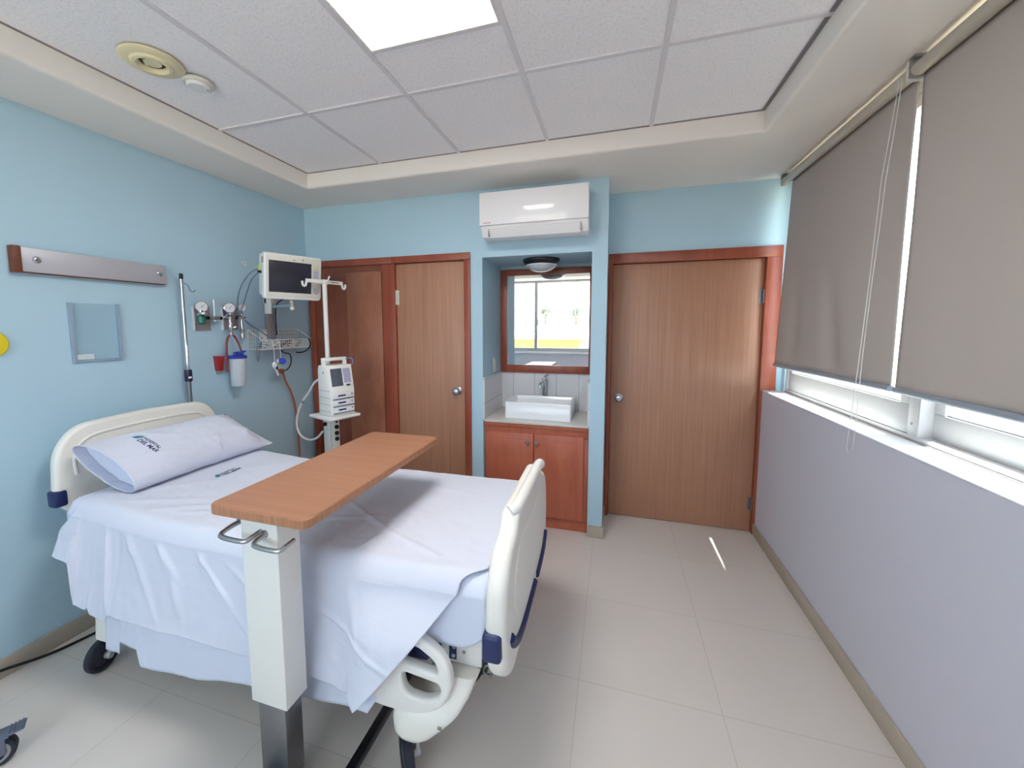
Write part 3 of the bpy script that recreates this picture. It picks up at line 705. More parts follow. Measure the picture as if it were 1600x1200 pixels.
po.box(-.215, -.19, .05, .09, .035, .065, .003); obj('sensor_plug', po, M['lime'], t)
po = MB(MF); po.box(-.212, -.19, .05, .09, .012, .03, .003); obj('socket', po, M['black'], t)
arm = MB(); arm.box(XL + .0005, XL + .035, 2.545, 2.605, 1.50, 1.86, .003)
obj('wall_channel', arm, M['plate'], t)
arm = MB(); arm.box(XL + .036, XL + .10, 2.515, 2.53, 1.72, 1.885, .003); arm.box(XL + .03, XL + .06, 2.515, 2.60, 1.80, 1.85, .003)
obj('side_plate', arm, M['whitemetal'], t)
arm = MB(); arm.tube([(XL + .05, 2.56, 1.775), (-2.40, 2.475, 1.775), (-2.30, 2.43, 1.776)], .011, 14)
obj('support_arm', arm, M['teal2'], t)
arm = MB(); arm.cyl((-2.295, 2.428, 1.745), (-2.295, 2.428, 1.765), .017, n=18, bev=.004); arm.cyl((-2.295, 2.428, 1.79), (-2.295, 2.428, 1.81), .016, n=18, bev=.004); arm.cyl((-2.295, 2.428, 1.74), (-2.295, 2.428, 1.85), .009, n=14); arm.box(-2.34, -2.25, 2.40, 2.46, 1.815, 1.84, .004)
obj('tilt_joint', arm, M['offwhite'], t)
tag(obj('monitor_cable', MB().tube([(-2.345, 2.19, 2.015), (-2.42, 2.19, 1.99), (-2.52, 2.20, 1.90), (-2.60, 2.235, 1.80), (-2.62, 2.262, 1.71), (-2.62, 2.32, 1.66), (-2.60, 2.40, 1.60), (-2.58, 2.47, 1.54), (-2.58, 2.55, 1.50)], .0042, 8, smooth=2), M['greycable']), 'grey cable drooping from the monitor in front of the smallest dial to the basket', 'cable', 'thin grey cables by the monitor')
tag(obj('monitor_cable', MB().tube([(-2.345, 2.20, 1.995), (-2.44, 2.22, 1.95), (-2.54, 2.265, 1.86), (-2.60, 2.295, 1.80), (-2.635, 2.285, 1.72), (-2.635, 2.34, 1.64), (-2.62, 2.43, 1.59), (-2.60, 2.50, 1.53), (-2.58, 2.60, 1.50)], .0042, 8, smooth=2), M['greycable']), 'second grey cable leaving the monitor, hanging nearer the monitor side', 'cable', 'thin grey cables by the monitor')
tag(obj('arm_cable', MB().tube([(-2.30, 2.44, 1.82), (-2.40, 2.50, 1.84), (-2.60, 2.60, 1.82), (XL + .042, 2.615, 1.76), (XL + .042, 2.613, 1.62), (XL + .05, 2.61, 1.55)], .005, 8, smooth=2), M['black']), 'black cable running down beside the grey channel of the monitor arm', 'cable')

# wire basket under the monitor
BY0, BY1, BZ0, BZ1, BZF, BX0, BX1 = 2.375, 2.875, 1.445, 1.598, 1.515, XL + .012, XL + .15
t = thing('wire_basket', 'white wire basket full of cables under the patient monitor', 'basket', (XL + .08, 2.62, BZ0))
m = MB()
for p in ([(BX0, BY0, BZ1), (BX0, BY1, BZ1)], [(BX1, BY0, BZF), (BX1, BY1, BZF)], [(BX0, BY0, BZ1), (BX1, BY0, BZF)], [(BX0, BY1, BZ1), (BX1, BY1, BZF)], [(BX0, BY0, BZ0), (BX0, BY1, BZ0)], [(BX1, BY0, BZ0), (BX1, BY1, BZ0)]):
    m.tube(p, .0035, 8)
for y in (BY0, BY1): m.tube([(BX0, y, BZ1), (BX0, y, BZ0), (BX1, y, BZ0), (BX1, y, BZF)], .003, 8)
obj('rim', m, M['whitemetal'], t)
m = MB()
for k in range(1, 24):
    y = lerp(BY0, BY1, k / 24); m.tube([(BX0, y, BZ1), (BX0, y, BZ0), (BX1, y, BZ0), (BX1, y, BZF)], .0022, 5)
for z in (1.475, 1.505, 1.535, 1.567): m.tube([(BX0, BY0, z), (BX0, BY1, z)], .0022, 5)
for z in (1.47, 1.493): m.tube([(BX1, BY0, z), (BX1, BY1, z)], .0022, 5)
for q in (.25, .5, .75): m.tube([(lerp(BX0, BX1, q), BY0, BZ0), (lerp(BX0, BX1, q), BY1, BZ0)], .0015, 5)
obj('wire_mesh', m, M['whitemetal'], t)
obj('wall_bracket', MB().box(XL + .0005, XL + .010, 2.52, 2.63, 1.46, 1.58, .002), M['white'], t)
obj('label_card', MB().box(BX0 + .003, BX0 + .005, 2.47, 2.56, 1.535, 1.59), M['paper'], t, 0)
rnd = random.Random(3)
cols = ['greycable', 'white', 'greycable', 'black', 'white', 'greycable']
names = ['grey coiled lead at the left end of the wire basket', 'white coiled lead second from the left in the wire basket', 'grey coiled lead just left of the wire basket middle', 'black coiled lead just right of the wire basket middle', 'white coiled lead second from the right in the wire basket', 'grey coiled lead at the right end of the wire basket']
for i, cmat in enumerate(cols):
    pts = []; ph = rnd.random() * 6; yc = lerp(BY0 + .07, BY1 - .09, (i + .5) / 6)
    for k in range(46):
        a = k * .42 + ph
        pts.append((XL + .082 + .05 * math.cos(a) * (.7 + .3 * math.sin(k * .9)), yc + .055 * math.sin(a) + (k - 23) * .0012, BZ0 + .012 + k * .0011 + .006 * math.sin(k * 1.7 + i)))
    tag(obj('coiled_lead', MB().tube(pts, .0036 if cmat != 'black' else .005, 6, smooth=1), M[cmat]), names[i], 'cable', 'coiled leads in the wire basket')
# leads hanging out of the basket
for i, (y, x, zb, label) in enumerate(((2.44, XL + .158, 1.30, 'pale lead hanging from the basket to the white clip'), (2.50, XL + .16, 1.335, 'pale lead hanging from the basket to the blue plug'))):
    tag(obj('hanging_lead', MB().tube([(XL + .12, y, 1.50), (x, y + .01, 1.525), (x + .004, y + .02, 1.47), (x, y + .03, 1.40), (x - .02, y + .045, zb + .02)], .003, 6, smooth=2), M['white']), label, 'cable', 'leads hanging from the basket')
tag(obj('hanging_lead', MB().tube([(XL + .10, 2.385, 1.56), (XL + .12, 2.362, 1.52), (XL + .11, 2.35, 1.42), (XL + .10, 2.37, 1.335), (XL + .10, 2.385, 1.42), (XL + .11, 2.39, 1.50)], .004, 6, smooth=2), M['greycable']), 'grey lead looping down off the left end of the wire basket', 'cable', 'leads hanging from the basket')
tag(obj('hanging_lead', MB().tube([(XL + .158, 2.84, 1.52), (XL + .165, 2.86, 1.47), (XL + .165, 2.82, 1.42), (XL + .16, 2.76, 1.40), (XL + .155, 2.70, 1.405)], .0055, 8, smooth=2), M['black']), 'black lead drooping under the right end of the wire basket', 'cable', 'leads hanging from the basket')
tag(obj('hanging_lead', MB().tube([(XL + .13, 2.55, 1.44), (XL + .15, 2.58, 1.405), (XL + .14, 2.645, 1.40), (XL + .12, 2.68, 1.34), (XL + .11, 2.66, 1.275), (XL + .10, 2.62, 1.258)], .0048, 8, smooth=2), M['black']), 'black lead curving from the basket round to the orange plug', 'cable', 'leads hanging from the basket')
t = thing('sensor_clip', 'white finger sensor clip hanging below the wire basket', 'sensor', (XL + .14, 2.485, 1.30))
obj('clip_body', MB().sphere((XL + .14, 2.483, 1.318), .018, (1, 1.0, 1.5)).tube([(XL + .14, 2.485, 1.30), (XL + .145, 2.50, 1.265), (XL + .145, 2.51, 1.235)], .0075, 8), M['white'], t)
obj('clip_pad', MB().sphere((XL + .152, 2.492, 1.296), .010, (1, .8, 1.3)), M['black'], t)
t = thing('hose_plug', 'bright blue round plug hanging below the wire basket', 'plug', (XL + .14, 2.55, 1.345))
obj('plug_body', MB().cyl((XL + .135, 2.552, 1.345), (XL + .17, 2.540, 1.345), .026, n=24, bev=.006), M['blueplastic2'], t)
obj('white_collar', MB().cyl((XL + .128, 2.520, 1.344), (XL + .142, 2.528, 1.344), .018, n=20, bev=.003), M['white'], t)
obj('green_tip', MB().box(XL + .135, XL + .15, 2.522, 2.545, 1.305, 1.322, .003), M['lime'], t)
t = thing('air_hose_plug', 'orange-brown plug at the top of the orange hose', 'plug', (XL + .09, 2.60, 1.255))
obj('plug_body', MB().cyl((XL + .092, 2.555, 1.256), (XL + .088, 2.615, 1.258), .017, n=20, bev=.003), M['orangeplug'], t)
tag(obj('orange_hose', MB().tube([(XL + .088, 2.60, 1.245), (XL + .07, 2.635, 1.23), (XL + .05, 2.668, 1.17), (XL + .05, 2.73, 1.064), (XL + .05, 2.772, .93), (XL + .05, 2.79, .70), (XL + .05, 2.79, .40), (XL + .05, 2.785, .05), (XL + .06, 2.77, .0085), (XL + .10, 2.72, .008)], .0075, 10, smooth=2), M['orange']), 'thin orange hose dropping down the blue wall behind the bed', 'hose')

# IV pole clamped behind the headboard
t = thing('iv_pole', 'slim chrome drip pole with a dark collar standing behind the headboard', 'drip pole', (-2.625, 1.875, .66))
px, py = -2.625, 1.875
obj('upper_tube', MB().cyl((px, py, 1.31), (px, py, 1.925), .0095, n=18), M['chrome'], t)
obj('lower_tube', MB().cyl((px, py, .6602), (px, py, 1.30), .0125, n=18), M['dsteel'], t)
obj('collar', MB().cyl((px, py, 1.268), (px, py, 1.345), .021, n=24, bev=.006), M['navydark'], t)
obj('collar_mark', MB().box(px + .0195, px + .0215, py - .015, py + .004, 1.29, 1.302), M['white'], t, 0)
obj('tip', MB().cyl((px, py, 1.92), (px, py, 1.955), .0105, n=18, bev=.003), M['black'], t)
obj('hook', MB().tube([(px + .004, py, 1.90), (px + .01, py + .018, 1.893), (px + .015, py + .032, 1.878), (px + .015, py + .035, 1.858), (px + .016, py + .046, 1.846), (px + .018, py + .062, 1.846), (px + .019, py + .07, 1.858)], .0035, 8, smooth=1), M['greycable'], t)

# ------------------------------------------------------------------ infusion pump on its stand
PF = Matrix.Translation((-2.03, 2.46, 0)) @ Matrix.Rotation(rad(-19), 4, 'Z')
t = thing('pump_stand', 'white wheeled pole stand carrying the infusion pump on a tray', 'medical stand', (-2.03, 2.46, 0), rad(-19))
obj('pole', MB(PF).cyl((-.06, .04, .09), (-.06, .04, 1.95), .0165, n=24), M['whitemetal'], t)
m = MB(PF)
m.box(-.068, -.052, -.105, .19, 1.935, 1.962, .005)
for s, y in ((-1, -.10), (1, .185)): m.tube([(-.06, y, 1.941), (-.06, y + s * .004, 1.915), (-.06, y + s * .016, 1.905), (-.06, y + s * .028, 1.915), (-.06, y + s * .030, 1.942)], .0085, 8, smooth=1)
m.box(-.078, -.042, .015, .065, 1.93, 1.965, .006)
m.tube([(-.045, .04, 1.95), (-.01, .038, 1.955), (.01, .038, 1.985)], .006, 8)
obj('hook_bar', m, M['whitemetal'], t)
obj('bar_label', MB(PF).box(-.052, -.0512, .085, .155, 1.946, 1.952), M['navy'], t, 0)
obj('tray', MB(PF).box(-.112, .168, -.10, .155, .945, .968, .009, 3), M['whitemetal'], t)
m = MB(PF); m.box(-.10, -.02, .005, .075, .10, .9445, .006)
obj('lower_post', m, M['whitemetal'], t)
m = MB(PF); m.box(-.0195, .018, .012, .068, .62, .93, .004); o = obj('power_strip', m, M['offwhite'], t)
for z in (.90, .862, .815, .77): obj('socket', MB(PF).cyl((.018, .04, z), (.030, .04, z), .016 if z < .89 else .008, n=18, bev=.002), M['black'], o)
obj('knob', MB(PF).cyl((-.06, .005, .88), (-.06, -.02, .88), .015, n=16, bev=.003), M['black'], t)
for k in range(5):
    a = 2 * PI * k / 5 + .3; c, s = math.cos(a), math.sin(a)
    obj('leg', MB(PF).tube([(-.06 + .02 * c, .04 + .02 * s, .12), (-.06 + .12 * c, .04 + .12 * s, .105), (-.06 + .26 * c, .04 + .26 * s, .085)], .016, 10), M['whitemetal'], t)
    obj('caster', MB(PF).cyl((-.06 + .26 * c - .012 * s, .04 + .26 * s + .012 * c, .034), (-.06 + .26 * c + .012 * s, .04 + .26 * s - .012 * c, .034), .034, n=20, bev=.005), M['black'], t)
t = thing('infusion_pump', 'white infusion pump with a grey display and three channels on the stand tray', 'infusion pump', (-2.03, 2.46, .9685), rad(-19))
def prism_y(prof, y0, y1, frame, bev=.006):
    m = MB(); n = len(prof); V = [(x, y0, z) for x, z in prof] + [(x, y1, z) for x, z in prof]
    m.faces(V, [(k, (k + 1) % n, n + (k + 1) % n, n + k) for k in range(n)] + [tuple(range(n))[::-1], tuple(range(n, 2 * n))])
    bmesh.ops.recalc_face_normals(m.bm, faces=m.bm.faces[:])
    if bev: bmesh.ops.bevel(m.bm, geom=m.bm.edges[:], offset=bev, segments=2, profile=.5, affect='EDGES')
    m.bm.transform(frame); return m
PROF = [(-.045, .9685), (.112, .9685), (.116, 1.15), (.085, 1.335), (-.035, 1.335), (-.045, 1.30)]
obj('body', prism_y(PROF, -.055, .142, PF), M['ivory'], t)
obj('rear_case', MB(PF).box(-.09, -.046, -.03, .12, .9685, 1.27, .008), M['white'], t)
hd = MB(PF); hd.box(.0, .035, -.055, .142, 1.365, 1.39, .008); hd.box(.005, .03, -.055, -.03, 1.333, 1.37, .004); hd.box(.005, .03, .117, .142, 1.333, 1.37, .004)
obj('handle', hd, M['ivory'], t)
SL = PF @ Matrix.Translation((.1015, .0435, 1.2425)) @ Matrix.Rotation(-math.atan2(.031, .185), 4, 'Y')
obj('display', MB(SL).box(.0, .003, -.082, .008, -.06, .07, .001), M['lcd'], t)
k = MB(SL)
for i in range(4):
    for j in range(3): k.box(.0, .003, .026 + j * .017, .038 + j * .017, .045 - i * .025, .06 - i * .025, .001)
k.box(.0, .002, .020, .078, -.04, .068); obj('keypad', k, M['keypad'], t)
obj('start_key', MB(SL).box(.0, .004, .035, .065, -.065, -.052, .001), M['green2'], t)
for i in range(3):
    z = .985 + i * .052
    dw = obj('channel', MB(PF).box(.1135, .121, -.045, .134, z, z + .044, .003), M['white'], t)
    obj('channel_window', MB(PF).box(.121, .1225, .0, .062, z + .019, z + .030), M['navy'], dw, 0)
    obj('channel_slot', MB(PF).box(.118, .1222, -.04, .132, z - .002, z + .003), M['navydark'], dw, 0)
    obj('channel_key', MB(PF).cyl((.121, .115, z + .028), (.1235, .115, z + .028), .007, n=14), M['bracket'], dw)
k = MB(PF)
for i in range(4): k.box(-.046, .105, -.0562, -.0545, 1.00 + i * .05, 1.0025 + i * .05)
obj('side_seam', k, M['greyplastic'], t, 0)
obj('vent_hole', MB(PF).cyl((.03, -.057, 1.285), (.03, -.054, 1.285), .007, n=12), M['bracket'], t)
obj('purple_lead', MB(PF).tube([(.045, .12, 1.375), (.07, .155, 1.385), (.08, .165, 1.35), (.08, .14, 1.32), (.075, .10, 1.335), (.07, .085, 1.325)], .004, 8, smooth=2), M['purple'], t)
t = thing('pump_power_cord', 'thick white cord looping from the infusion pump down to the stand post', 'cord', (-2.13, 2.47, 1.2))
obj('cord', MB().tube([(-2.115, 2.475, 1.225), (-2.17, 2.48, 1.20), (-2.26, 2.52, 1.11), (-2.34, 2.53, 1.03), (-2.40, 2.54, .93), (-2.42, 2.54, .84), (-2.385, 2.53, .765), (-2.32, 2.52, .735), (-2.24, 2.50, .735), (-2.17, 2.49, .765), (-2.115, 2.478, .82)], .0085, 12, smooth=2), M['white'], t)
obj('cord_clip', MB().cyl((-2.328, 2.529, 1.044), (-2.345, 2.531, 1.022), .0115, n=14, bev=.002), M['bracket'], t)
# ------------------------------------------------------------------ hospital bed
BA = rad(1.5)
BF = Matrix.Translation((-2.62, 1.57, 0)) @ Matrix.Rotation(BA, 4, 'Z')
VZ = Matrix(((0, 0, 1, 0), (1, 0, 0, 0), (0, 1, 0, 0), (0, 0, 0, 1)))      # plate XY -> (v,z), thickness along u
UZ = Matrix(((1, 0, 0, 0), (0, 0, -1, 0), (0, 1, 0, 0), (0, 0, 0, 1)))     # plate XY -> (u,z), thickness along v
bed = thing('hospital_bed', 'cream hospital bed with navy bumpers made up in white linen', 'bed', (-2.62, 1.57, 0), BA)
m = MB(BF)
hp = roundpoly([(-.36, .69), (.36, .69), (.432, .79), (.418, 1.03), (.33, 1.142), (.0, 1.155), (-.33, 1.142), (-.418, 1.03), (-.432, .79)], [.06, .06, .06, .12, .09, .05, .09, .12, .06], 8)
m.plate([hp], .05, .018, Matrix.Translation((.07, 0, 0)) @ VZ, 4)
obj('pole_socket', MB(BF).box(-.025, .06, .28, .33, .60, .66, .006), M['dsteel'], bed)
arch = [(-.345, .90), (-.352, .97), (-.338, 1.03), (-.29, 1.075), (-.2, 1.087), (0, 1.092), (.2, 1.087), (.29, 1.075), (.338, 1.03), (.352, .97), (.345, .90)]
head = obj('headboard', m, M['cream'], bed, 40)
obj('raised_bead', MB(BF).tube([(.0935, v, z) for v, z in arch], .0085, 12, smooth=2), M['cream'], head)
for s in (-1, 1): obj('bumper', MB(BF).box(.040, .102, s * .414 - .026, s * .414 + .026, .762, .842, .012), M['navy'], head)
fo = roundpoly([(-.38, .392), (.38, .392), (.465, .47), (.492, .62), (.468, .775), (.40, .865), (.30, .885), (.262, .945), (-.262, .945), (-.30, .885), (-.40, .865), (-.468, .775), (-.492, .62), (-.465, .47)],
               [.08, .08, .08, .08, .09, .06, .04, .03, .03, .04, .06, .09, .08, .08], 7)
foot = obj('footboard', MB(BF).plate([fo], .072, .026, Matrix.Translation((2.262, 0, 0)) @ VZ, 4), M['cream'], bed, 40)
fi = roundpoly([(-.27, .53), (.27, .53), (.36, .62), (.35, .75), (.27, .835), (-.27, .835), (-.35, .75), (-.36, .62)], .06, 6)
obj('raised_panel', MB(BF).plate([fi], .012, .005, Matrix.Translation((2.298, 0, 0)) @ VZ, 3), M['cream'], foot, 40)
obj('top_handle', MB(BF).tube([(2.262, -.255, .935), (2.285, -.235, .948), (2.288, 0, .952), (2.288, .235, .948), (2.29, .275, .938)], .024, 14, smooth=1).sphere((2.29, .275, .938), .025), M['ivory'], foot)
for pts in ([(-.405, .565), (-.375, .515), (-.30, .475), (-.18, .456), (.075, .456)], [(.125, .456), (.25, .462), (.34, .48), (.40, .53)]):
    obj('accent_strip', MB(BF).tube([(2.298, v, z) for v, z in pts], .016, 12, smooth=2), M['navy'], foot)
for s in (-1, 1):
    b_ = MB(BF).box(2.221, 2.285, s * .468 - .032, s * .468 + .032, .535, .632, .014, 3); obj('bumper', b_, M['navy'], foot)
for v, l, z, u in ((.13, .05, .935, 2.301), (.03, .022, .90, 2.2945), (-.10, .06, .90, 2.2945)):
    obj('printed_mark', MB(BF).box(u, u + .0008, v, v + l, z - .003, z + .003) if u < 2.3 else MB(BF).box(2.266, 2.274, v, v + l, .9445, .9462), M['bracket'], foot, 0)
obj('mattress', MB(BF).box(.20, 2.22, -.435, .435, .582, .765, .05, 4), M['sheet2'], bed)
m = MB(BF); m.box(.12, 2.205, -.435, .435, .525, .58, .006); obj('sleep_deck', m, M['whitemetal'], bed)
m = MB(BF)
for s in (-1, 1): m.box(.2, 2.195, s * .39 - .02, s * .39 + .02, .43, .524, .005)
for u in (.22, 1.1, 2.17): m.box(u, u + .04, -.37, .37, .435, .515, .004)
fr = obj('frame', m, M['whitemetal'], bed)
obj('latch_plate', MB(BF).box(2.075, 2.103, -.4145, -.4105, .445, .51, .002), M['navy'], fr)
obj('latch_screw', MB(BF).cyl((2.095, -.4185, .495), (2.095, -.4145, .495), .007, n=12), M['steel'], fr)
m = MB(BF); m.box(2.18, 2.232, -.395, -.33, .47, .535, .006); m.box(2.18, 2.232, .33, .395, .47, .535, .006)
obj('footboard_socket', m, M['whitemetal'], bed)
m = MB(BF); m.tube([(2.09, -.40, .41), (2.13, -.41, .385), (2.165, -.41, .37), (2.19, -.40, .41), (2.205, -.38, .46), (2.215, -.36, .49)], .0075, 10, smooth=2)
m.tube([(2.215, -.37, .47), (2.20, -.40, .44), (2.185, -.405, .39), (2.15, -.40, .385), (2.14, -.395, .43)], .006, 8, smooth=2); m.box(2.175, 2.21, -.405, -.36, .40, .47, .008)
obj('cable_loop', m, M['black'], bed)
obj('socket_eye', MB(BF).tube([(2.215 + .016 * math.cos(a), -.40, .42 + .02 * math.sin(a)) for a in [2 * PI * k / 14 for k in range(14)]], .006, 8, True), M['dsteel'], bed)
m = MB(BF); m.box(.30, 2.0, -.24, .24, .22, .30, .01); m.box(.25, .40, -.38, .38, .20, .27, .01); m.box(1.95, 2.08, -.36, .36, .22, .29, .01)
obj('base_frame', m, M['beigemetal'], bed)
m = MB(BF)
for u in (.55, 1.7): m.box(u, u + .10, -.08, .08, .30, .41, .006)
obj('lift_column', m, M['dsteel'], bed)
m = MB(BF); m.box(.7, 1.95, -.33, -.29, .33, .385, .006)
obj('lift_arm', m, M['navydark'], bed)
def loft(secs, frame):
    m = MB(frame); V = []; F = []; n = None
    for z, u0, u1, v0, v1, r in secs:
        P = roundpoly([(u0, v0), (u1, v0), (u1, v1), (u0, v1)], r, 5); n = len(P); V += [(p[0], p[1], z) for p in P]
    for i in range(len(secs) - 1):
        for k in range(n): F.append((i * n + k, i * n + (k + 1) % n, (i + 1) * n + (k + 1) % n, (i + 1) * n + k))
    F += [tuple(range(n))[::-1], tuple((len(secs) - 1) * n + k for k in range(n))]
    m.faces(V, F); bmesh.ops.recalc_face_normals(m.bm, faces=m.bm.faces[:]); return m
obj('latch_screw', MB(BF).cyl((2.093, -.4185, .462), (2.093, -.4145, .462), .007, n=12), M['steel'], fr)
obj('bolt_hole', MB(BF).cyl((2.13, -.4125, .478), (2.13, -.4105, .478), .006, n=12), M['bracket'], fr)
def caster(u, v, ang, lever=True):
    cf_ = BF @ Matrix.Translation((u, v, 0)) @ Matrix.Rotation(rad(ang), 4, 'Z')
    w_ = MB(cf_)
    wm = Matrix.Translation((-.012, 0, .075)) @ Matrix.Rotation(PI / 2, 4, 'Y')
    w_.lathe([(.052, -.016), (.066, -.018), (.074, -.012), (.0755, 0), (.074, .012), (.066, .018), (.052, .016), (.05, 0), (.052, -.016)], wm, 36)
    o = obj('wheel', w_, M['tyre'], bed)
    obj('hub', MB(cf_).lathe([(0, -.014), (.048, -.012), (.052, -.008), (.052, .008), (.048, .012), (0, .014)], wm, 36), M['hubdark'], o)
    f = MB(cf_); f.tube([(.024, .0, .075), (.026, .006, .11), (.022, .018, .15), (0, .03, .17)], .010, 10, smooth=1); f.cyl((.010, 0, .075), (.036, 0, .075), .016, n=18, bev=.003)
    f.cyl((0, .03, .155), (0, .03, .215), .018, n=18)
    obj('caster_fork', f, M['forkmetal'], o)
for s in (-1, 1):
    obj('base_cover', loft([(.196, 1.935, 1.99, s * .46 - .045, s * .46 + .045, .03), (.203, 1.912, 2.02, s * .46 - .06, s * .46 + .06, .045), (.225, 1.898, 2.05, s * .455 - .072, s * .455 + .072, .05), (.27, 1.892, 2.095, s * .445 - .08, s * .445 + .08, .05), (.30, 1.90, 2.125, s * .435 - .085, s * .435 + .085, .05), (.312, 1.96, 2.135, s * .43 - .08, s * .43 + .08, .04), (.36, 2.04, 2.165, s * .41 - .075, s * .41 + .075, .04), (.425, 2.085, 2.19, s * .39 - .07, s * .39 + .07, .04)], BF), M['cream'], bed, 50)
    obj('base_cover', loft([(.15, .33, .42, s * .40 - .04, s * .40 + .04, .03), (.17, .30, .45, s * .40 - .06, s * .40 + .06, .04), (.30, .28, .47, s * .36 - .08, s * .36 + .08, .04)], BF), M['cream'], bed, 50)
    caster(1.935, s * .455, 38); caster(.33, s * .435, 12)
obj('cover_badge', MB(BF).box(2.075, 2.09, -.5265, -.5225, .285, .295, .001), M['bracket'], bed, 0)
ro = roundpoly([(1.80, .312), (1.86, .30), (2.0, .30), (2.097, .355), (2.13, .45), (2.097, .54), (2.01, .592), (1.89, .602), (1.80, .596)], [0, .03, .09, .07, .07, .07, .07, .05, 0], 8)
h1 = roundpoly([(1.935, .452), (2.08, .434), (2.084, .397), (2.032, .365), (1.952, .372)], .028, 6)
h2 = roundpoly([(1.905, .545), (1.925, .490), (2.078, .470), (2.06, .515), (2.0, .552)], .018, 6)
sr = obj('side_rail', MB(BF).plate([ro, h1, h2], .040, .013, Matrix.Translation((0, -.496, 0)) @ UZ, 4), M['ivory'], bed, 40)
m = MB(BF)
for u in (1.80, 1.90): obj('rail_arm', MB(BF).box(u, u + .04, -.478, -.40, .36, .40, .005), M['navydark'], bed)
obj('actuator', MB(BF).box(1.86, 2.05, -.44, -.412, .45, .505, .008).cyl((1.99, -.452, .478), (1.99, -.43, .478), .028, n=20, bev=.004), M['navy'], bed)

# ------------------------------------------------------------------ linen
def ztop(u): return .777 + .045 * (1 - sstep(.15, .95, u))
CREASE = [((1.30, .02), (1.78, -.26), .006, .013), ((1.78, -.26), (2.02, -.36), .005, .012), ((1.15, -.30), (1.75, -.12), .004, .02), ((1.60, .25), (2.15, .14), .004, .02),
          ((.45, -.38), (.80, -.20), .006, .022), ((.62, -.40), (1.0, -.15), .005, .02), ((.38, -.30), (.62, -.02), .005, .025), ((.75, -.36), (1.15, -.22), .005, .02),
          ((1.70, -.42), (1.76, -.22), .006, .014), ((.9, .05), (1.1, .35), .004, .03), ((.55, .1), (.85, .38), .004, .025), ((1.9, .0), (1.95, .4), .004, .02)]
def seg(p, a, b):
    ax, ay = a; bx, by = b; dx, dy = bx - ax, by - ay; t = max(0, min(1, ((p[0] - ax) * dx + (p[1] - ay) * dy) / (dx * dx + dy * dy)))
    return math.hypot(p[0] - ax - t * dx, p[1] - ay - t * dy), t
def topbump(u, v):
    h = .0045 * noise.noise(Vector((u * 4, v * 5, 1.3))) + .0028 * noise.noise(Vector((u * 11, v * 9, 4.1))) + .0012 * noise.noise(Vector((u * 26, v * 24, 2.)))
    for a, b, A, w in CREASE:
        d, t = seg((u, v), a, b); h += A * math.exp(-(d / w) ** 2) * math.sin(PI * min(max(t, .06), .94)) ** .5
    return h
# creases on the hanging side, in (u, drop fraction)
HANG = [((.60, .0), (.86, 1.0), .007, .020), ((1.0, .05), (1.36, .95), .011, .010), ((.76, .0), (.94, .45), .006, .02), ((1.15, .10), (1.45, .6), .008, .02), ((.88, .3), (.96, .85), .008, .02), ((.33, .05), (.30, .9), .006, .02), ((.49, -.05), (.545, 1), .016, .012), ((.57, 0), (.56, 1), -.008, .018), ((1.70, .0), (1.80, .62), .008, .02), ((1.55, .35), (1.95, .62), .007, .02), ((1.72, .05), (1.69, .6), .006, .02), ((.62, .02), (.66, .30), .008, .018), ((.80, .02), (.86, .35), .007, .018), ((1.02, 0), (1.05, .3), .006, .018)]
def make_drape(W, off, zn, zf, u0, u1, amp, flare, nu, nn, nt, nf, crease=True, seed=0, r=.055):
    def f(tu, ts):
        k = ts * (nn + nt + nf)
        # cross-section parameter -> region
        a, b = nn / (nn + nt + nf), (nn + nt) / (nn + nt + nf)
        if ts <= a: q = 1 - ts / a; side = -1
        elif ts >= b: q = (ts - b) / (1 - b); side = 1
        else: q = 0; side = 0
        us = u0(q if side == -1 else 0, side); ue = u1(q if side == -1 else 0, side, (ts - a) / (b - a) if side == 0 else 0)
        u = lerp(us, ue, tu); zt = ztop(u) + off
        if side == 0:
            s = (ts - a) / (b - a); v = lerp(-W, W, s)
            dd = W - abs(v); z = zt
            if dd < r: ang = math.acos(max(0, min(1, 1 - dd / r))) ; z = zt - r + r * math.sin(ang); 
            if crease: z += topbump(u, v) * sstep(0, .05, dd)
            return Vector((u, v, z))
        hem = (zn if side == -1 else zf)(u); z = lerp(zt - r, hem, q)
        x = .022 * noise.noise(Vector((u * 3.1 + seed, q * .8, 7.7))) + .014 * noise.noise(Vector((u * 8.3 + seed, q * 1.5, 3.1))) + .004 * noise.noise(Vector((u * 22, q * 7, 1.1 + seed)))
        o_ = amp * x / .03 * sstep(0, .7, q)
        if crease and side == -1:
            for A_, B_, h, w_ in HANG:
                d, t = seg((u, q), A_, B_); o_ += h * math.exp(-(d / w_) ** 2) * sstep(-.02, .15, q) * math.sin(PI * min(max(t, .04), .96)) ** .8
        out = flare(u, q) + o_
        lim = .075 if 1.40 < u < 1.75 else .14
        out = min(out, lim * (sstep(0, .25, q) if u < 1.9 else 1) + .012)
        return Vector((u, side * (W + max(out, -.004 if side == 1 else -.006)), z))
    return MB(BF).grid(f, nu, nn + nt + nf)
fs = make_drape(.443, -.003, lambda u: interp([(1.0, .59), (1.9, .575), (1.98, .556), (2.06, .536), (2.15, .536), (2.19, .56), (2.23, .60)], u), lambda u: .585, lambda q, s: .195, lambda q, s, t: 2.224, .004, lambda u, q: .006 + .010 * q * sstep(1.8, 2.1, u), 120, 16, 40, 8, False)
tag(obj('fitted_sheet', fs, M['sheet2'], None, 60, .002), 'white fitted sheet hugging the mattress beside the footboard corner', 'sheet')
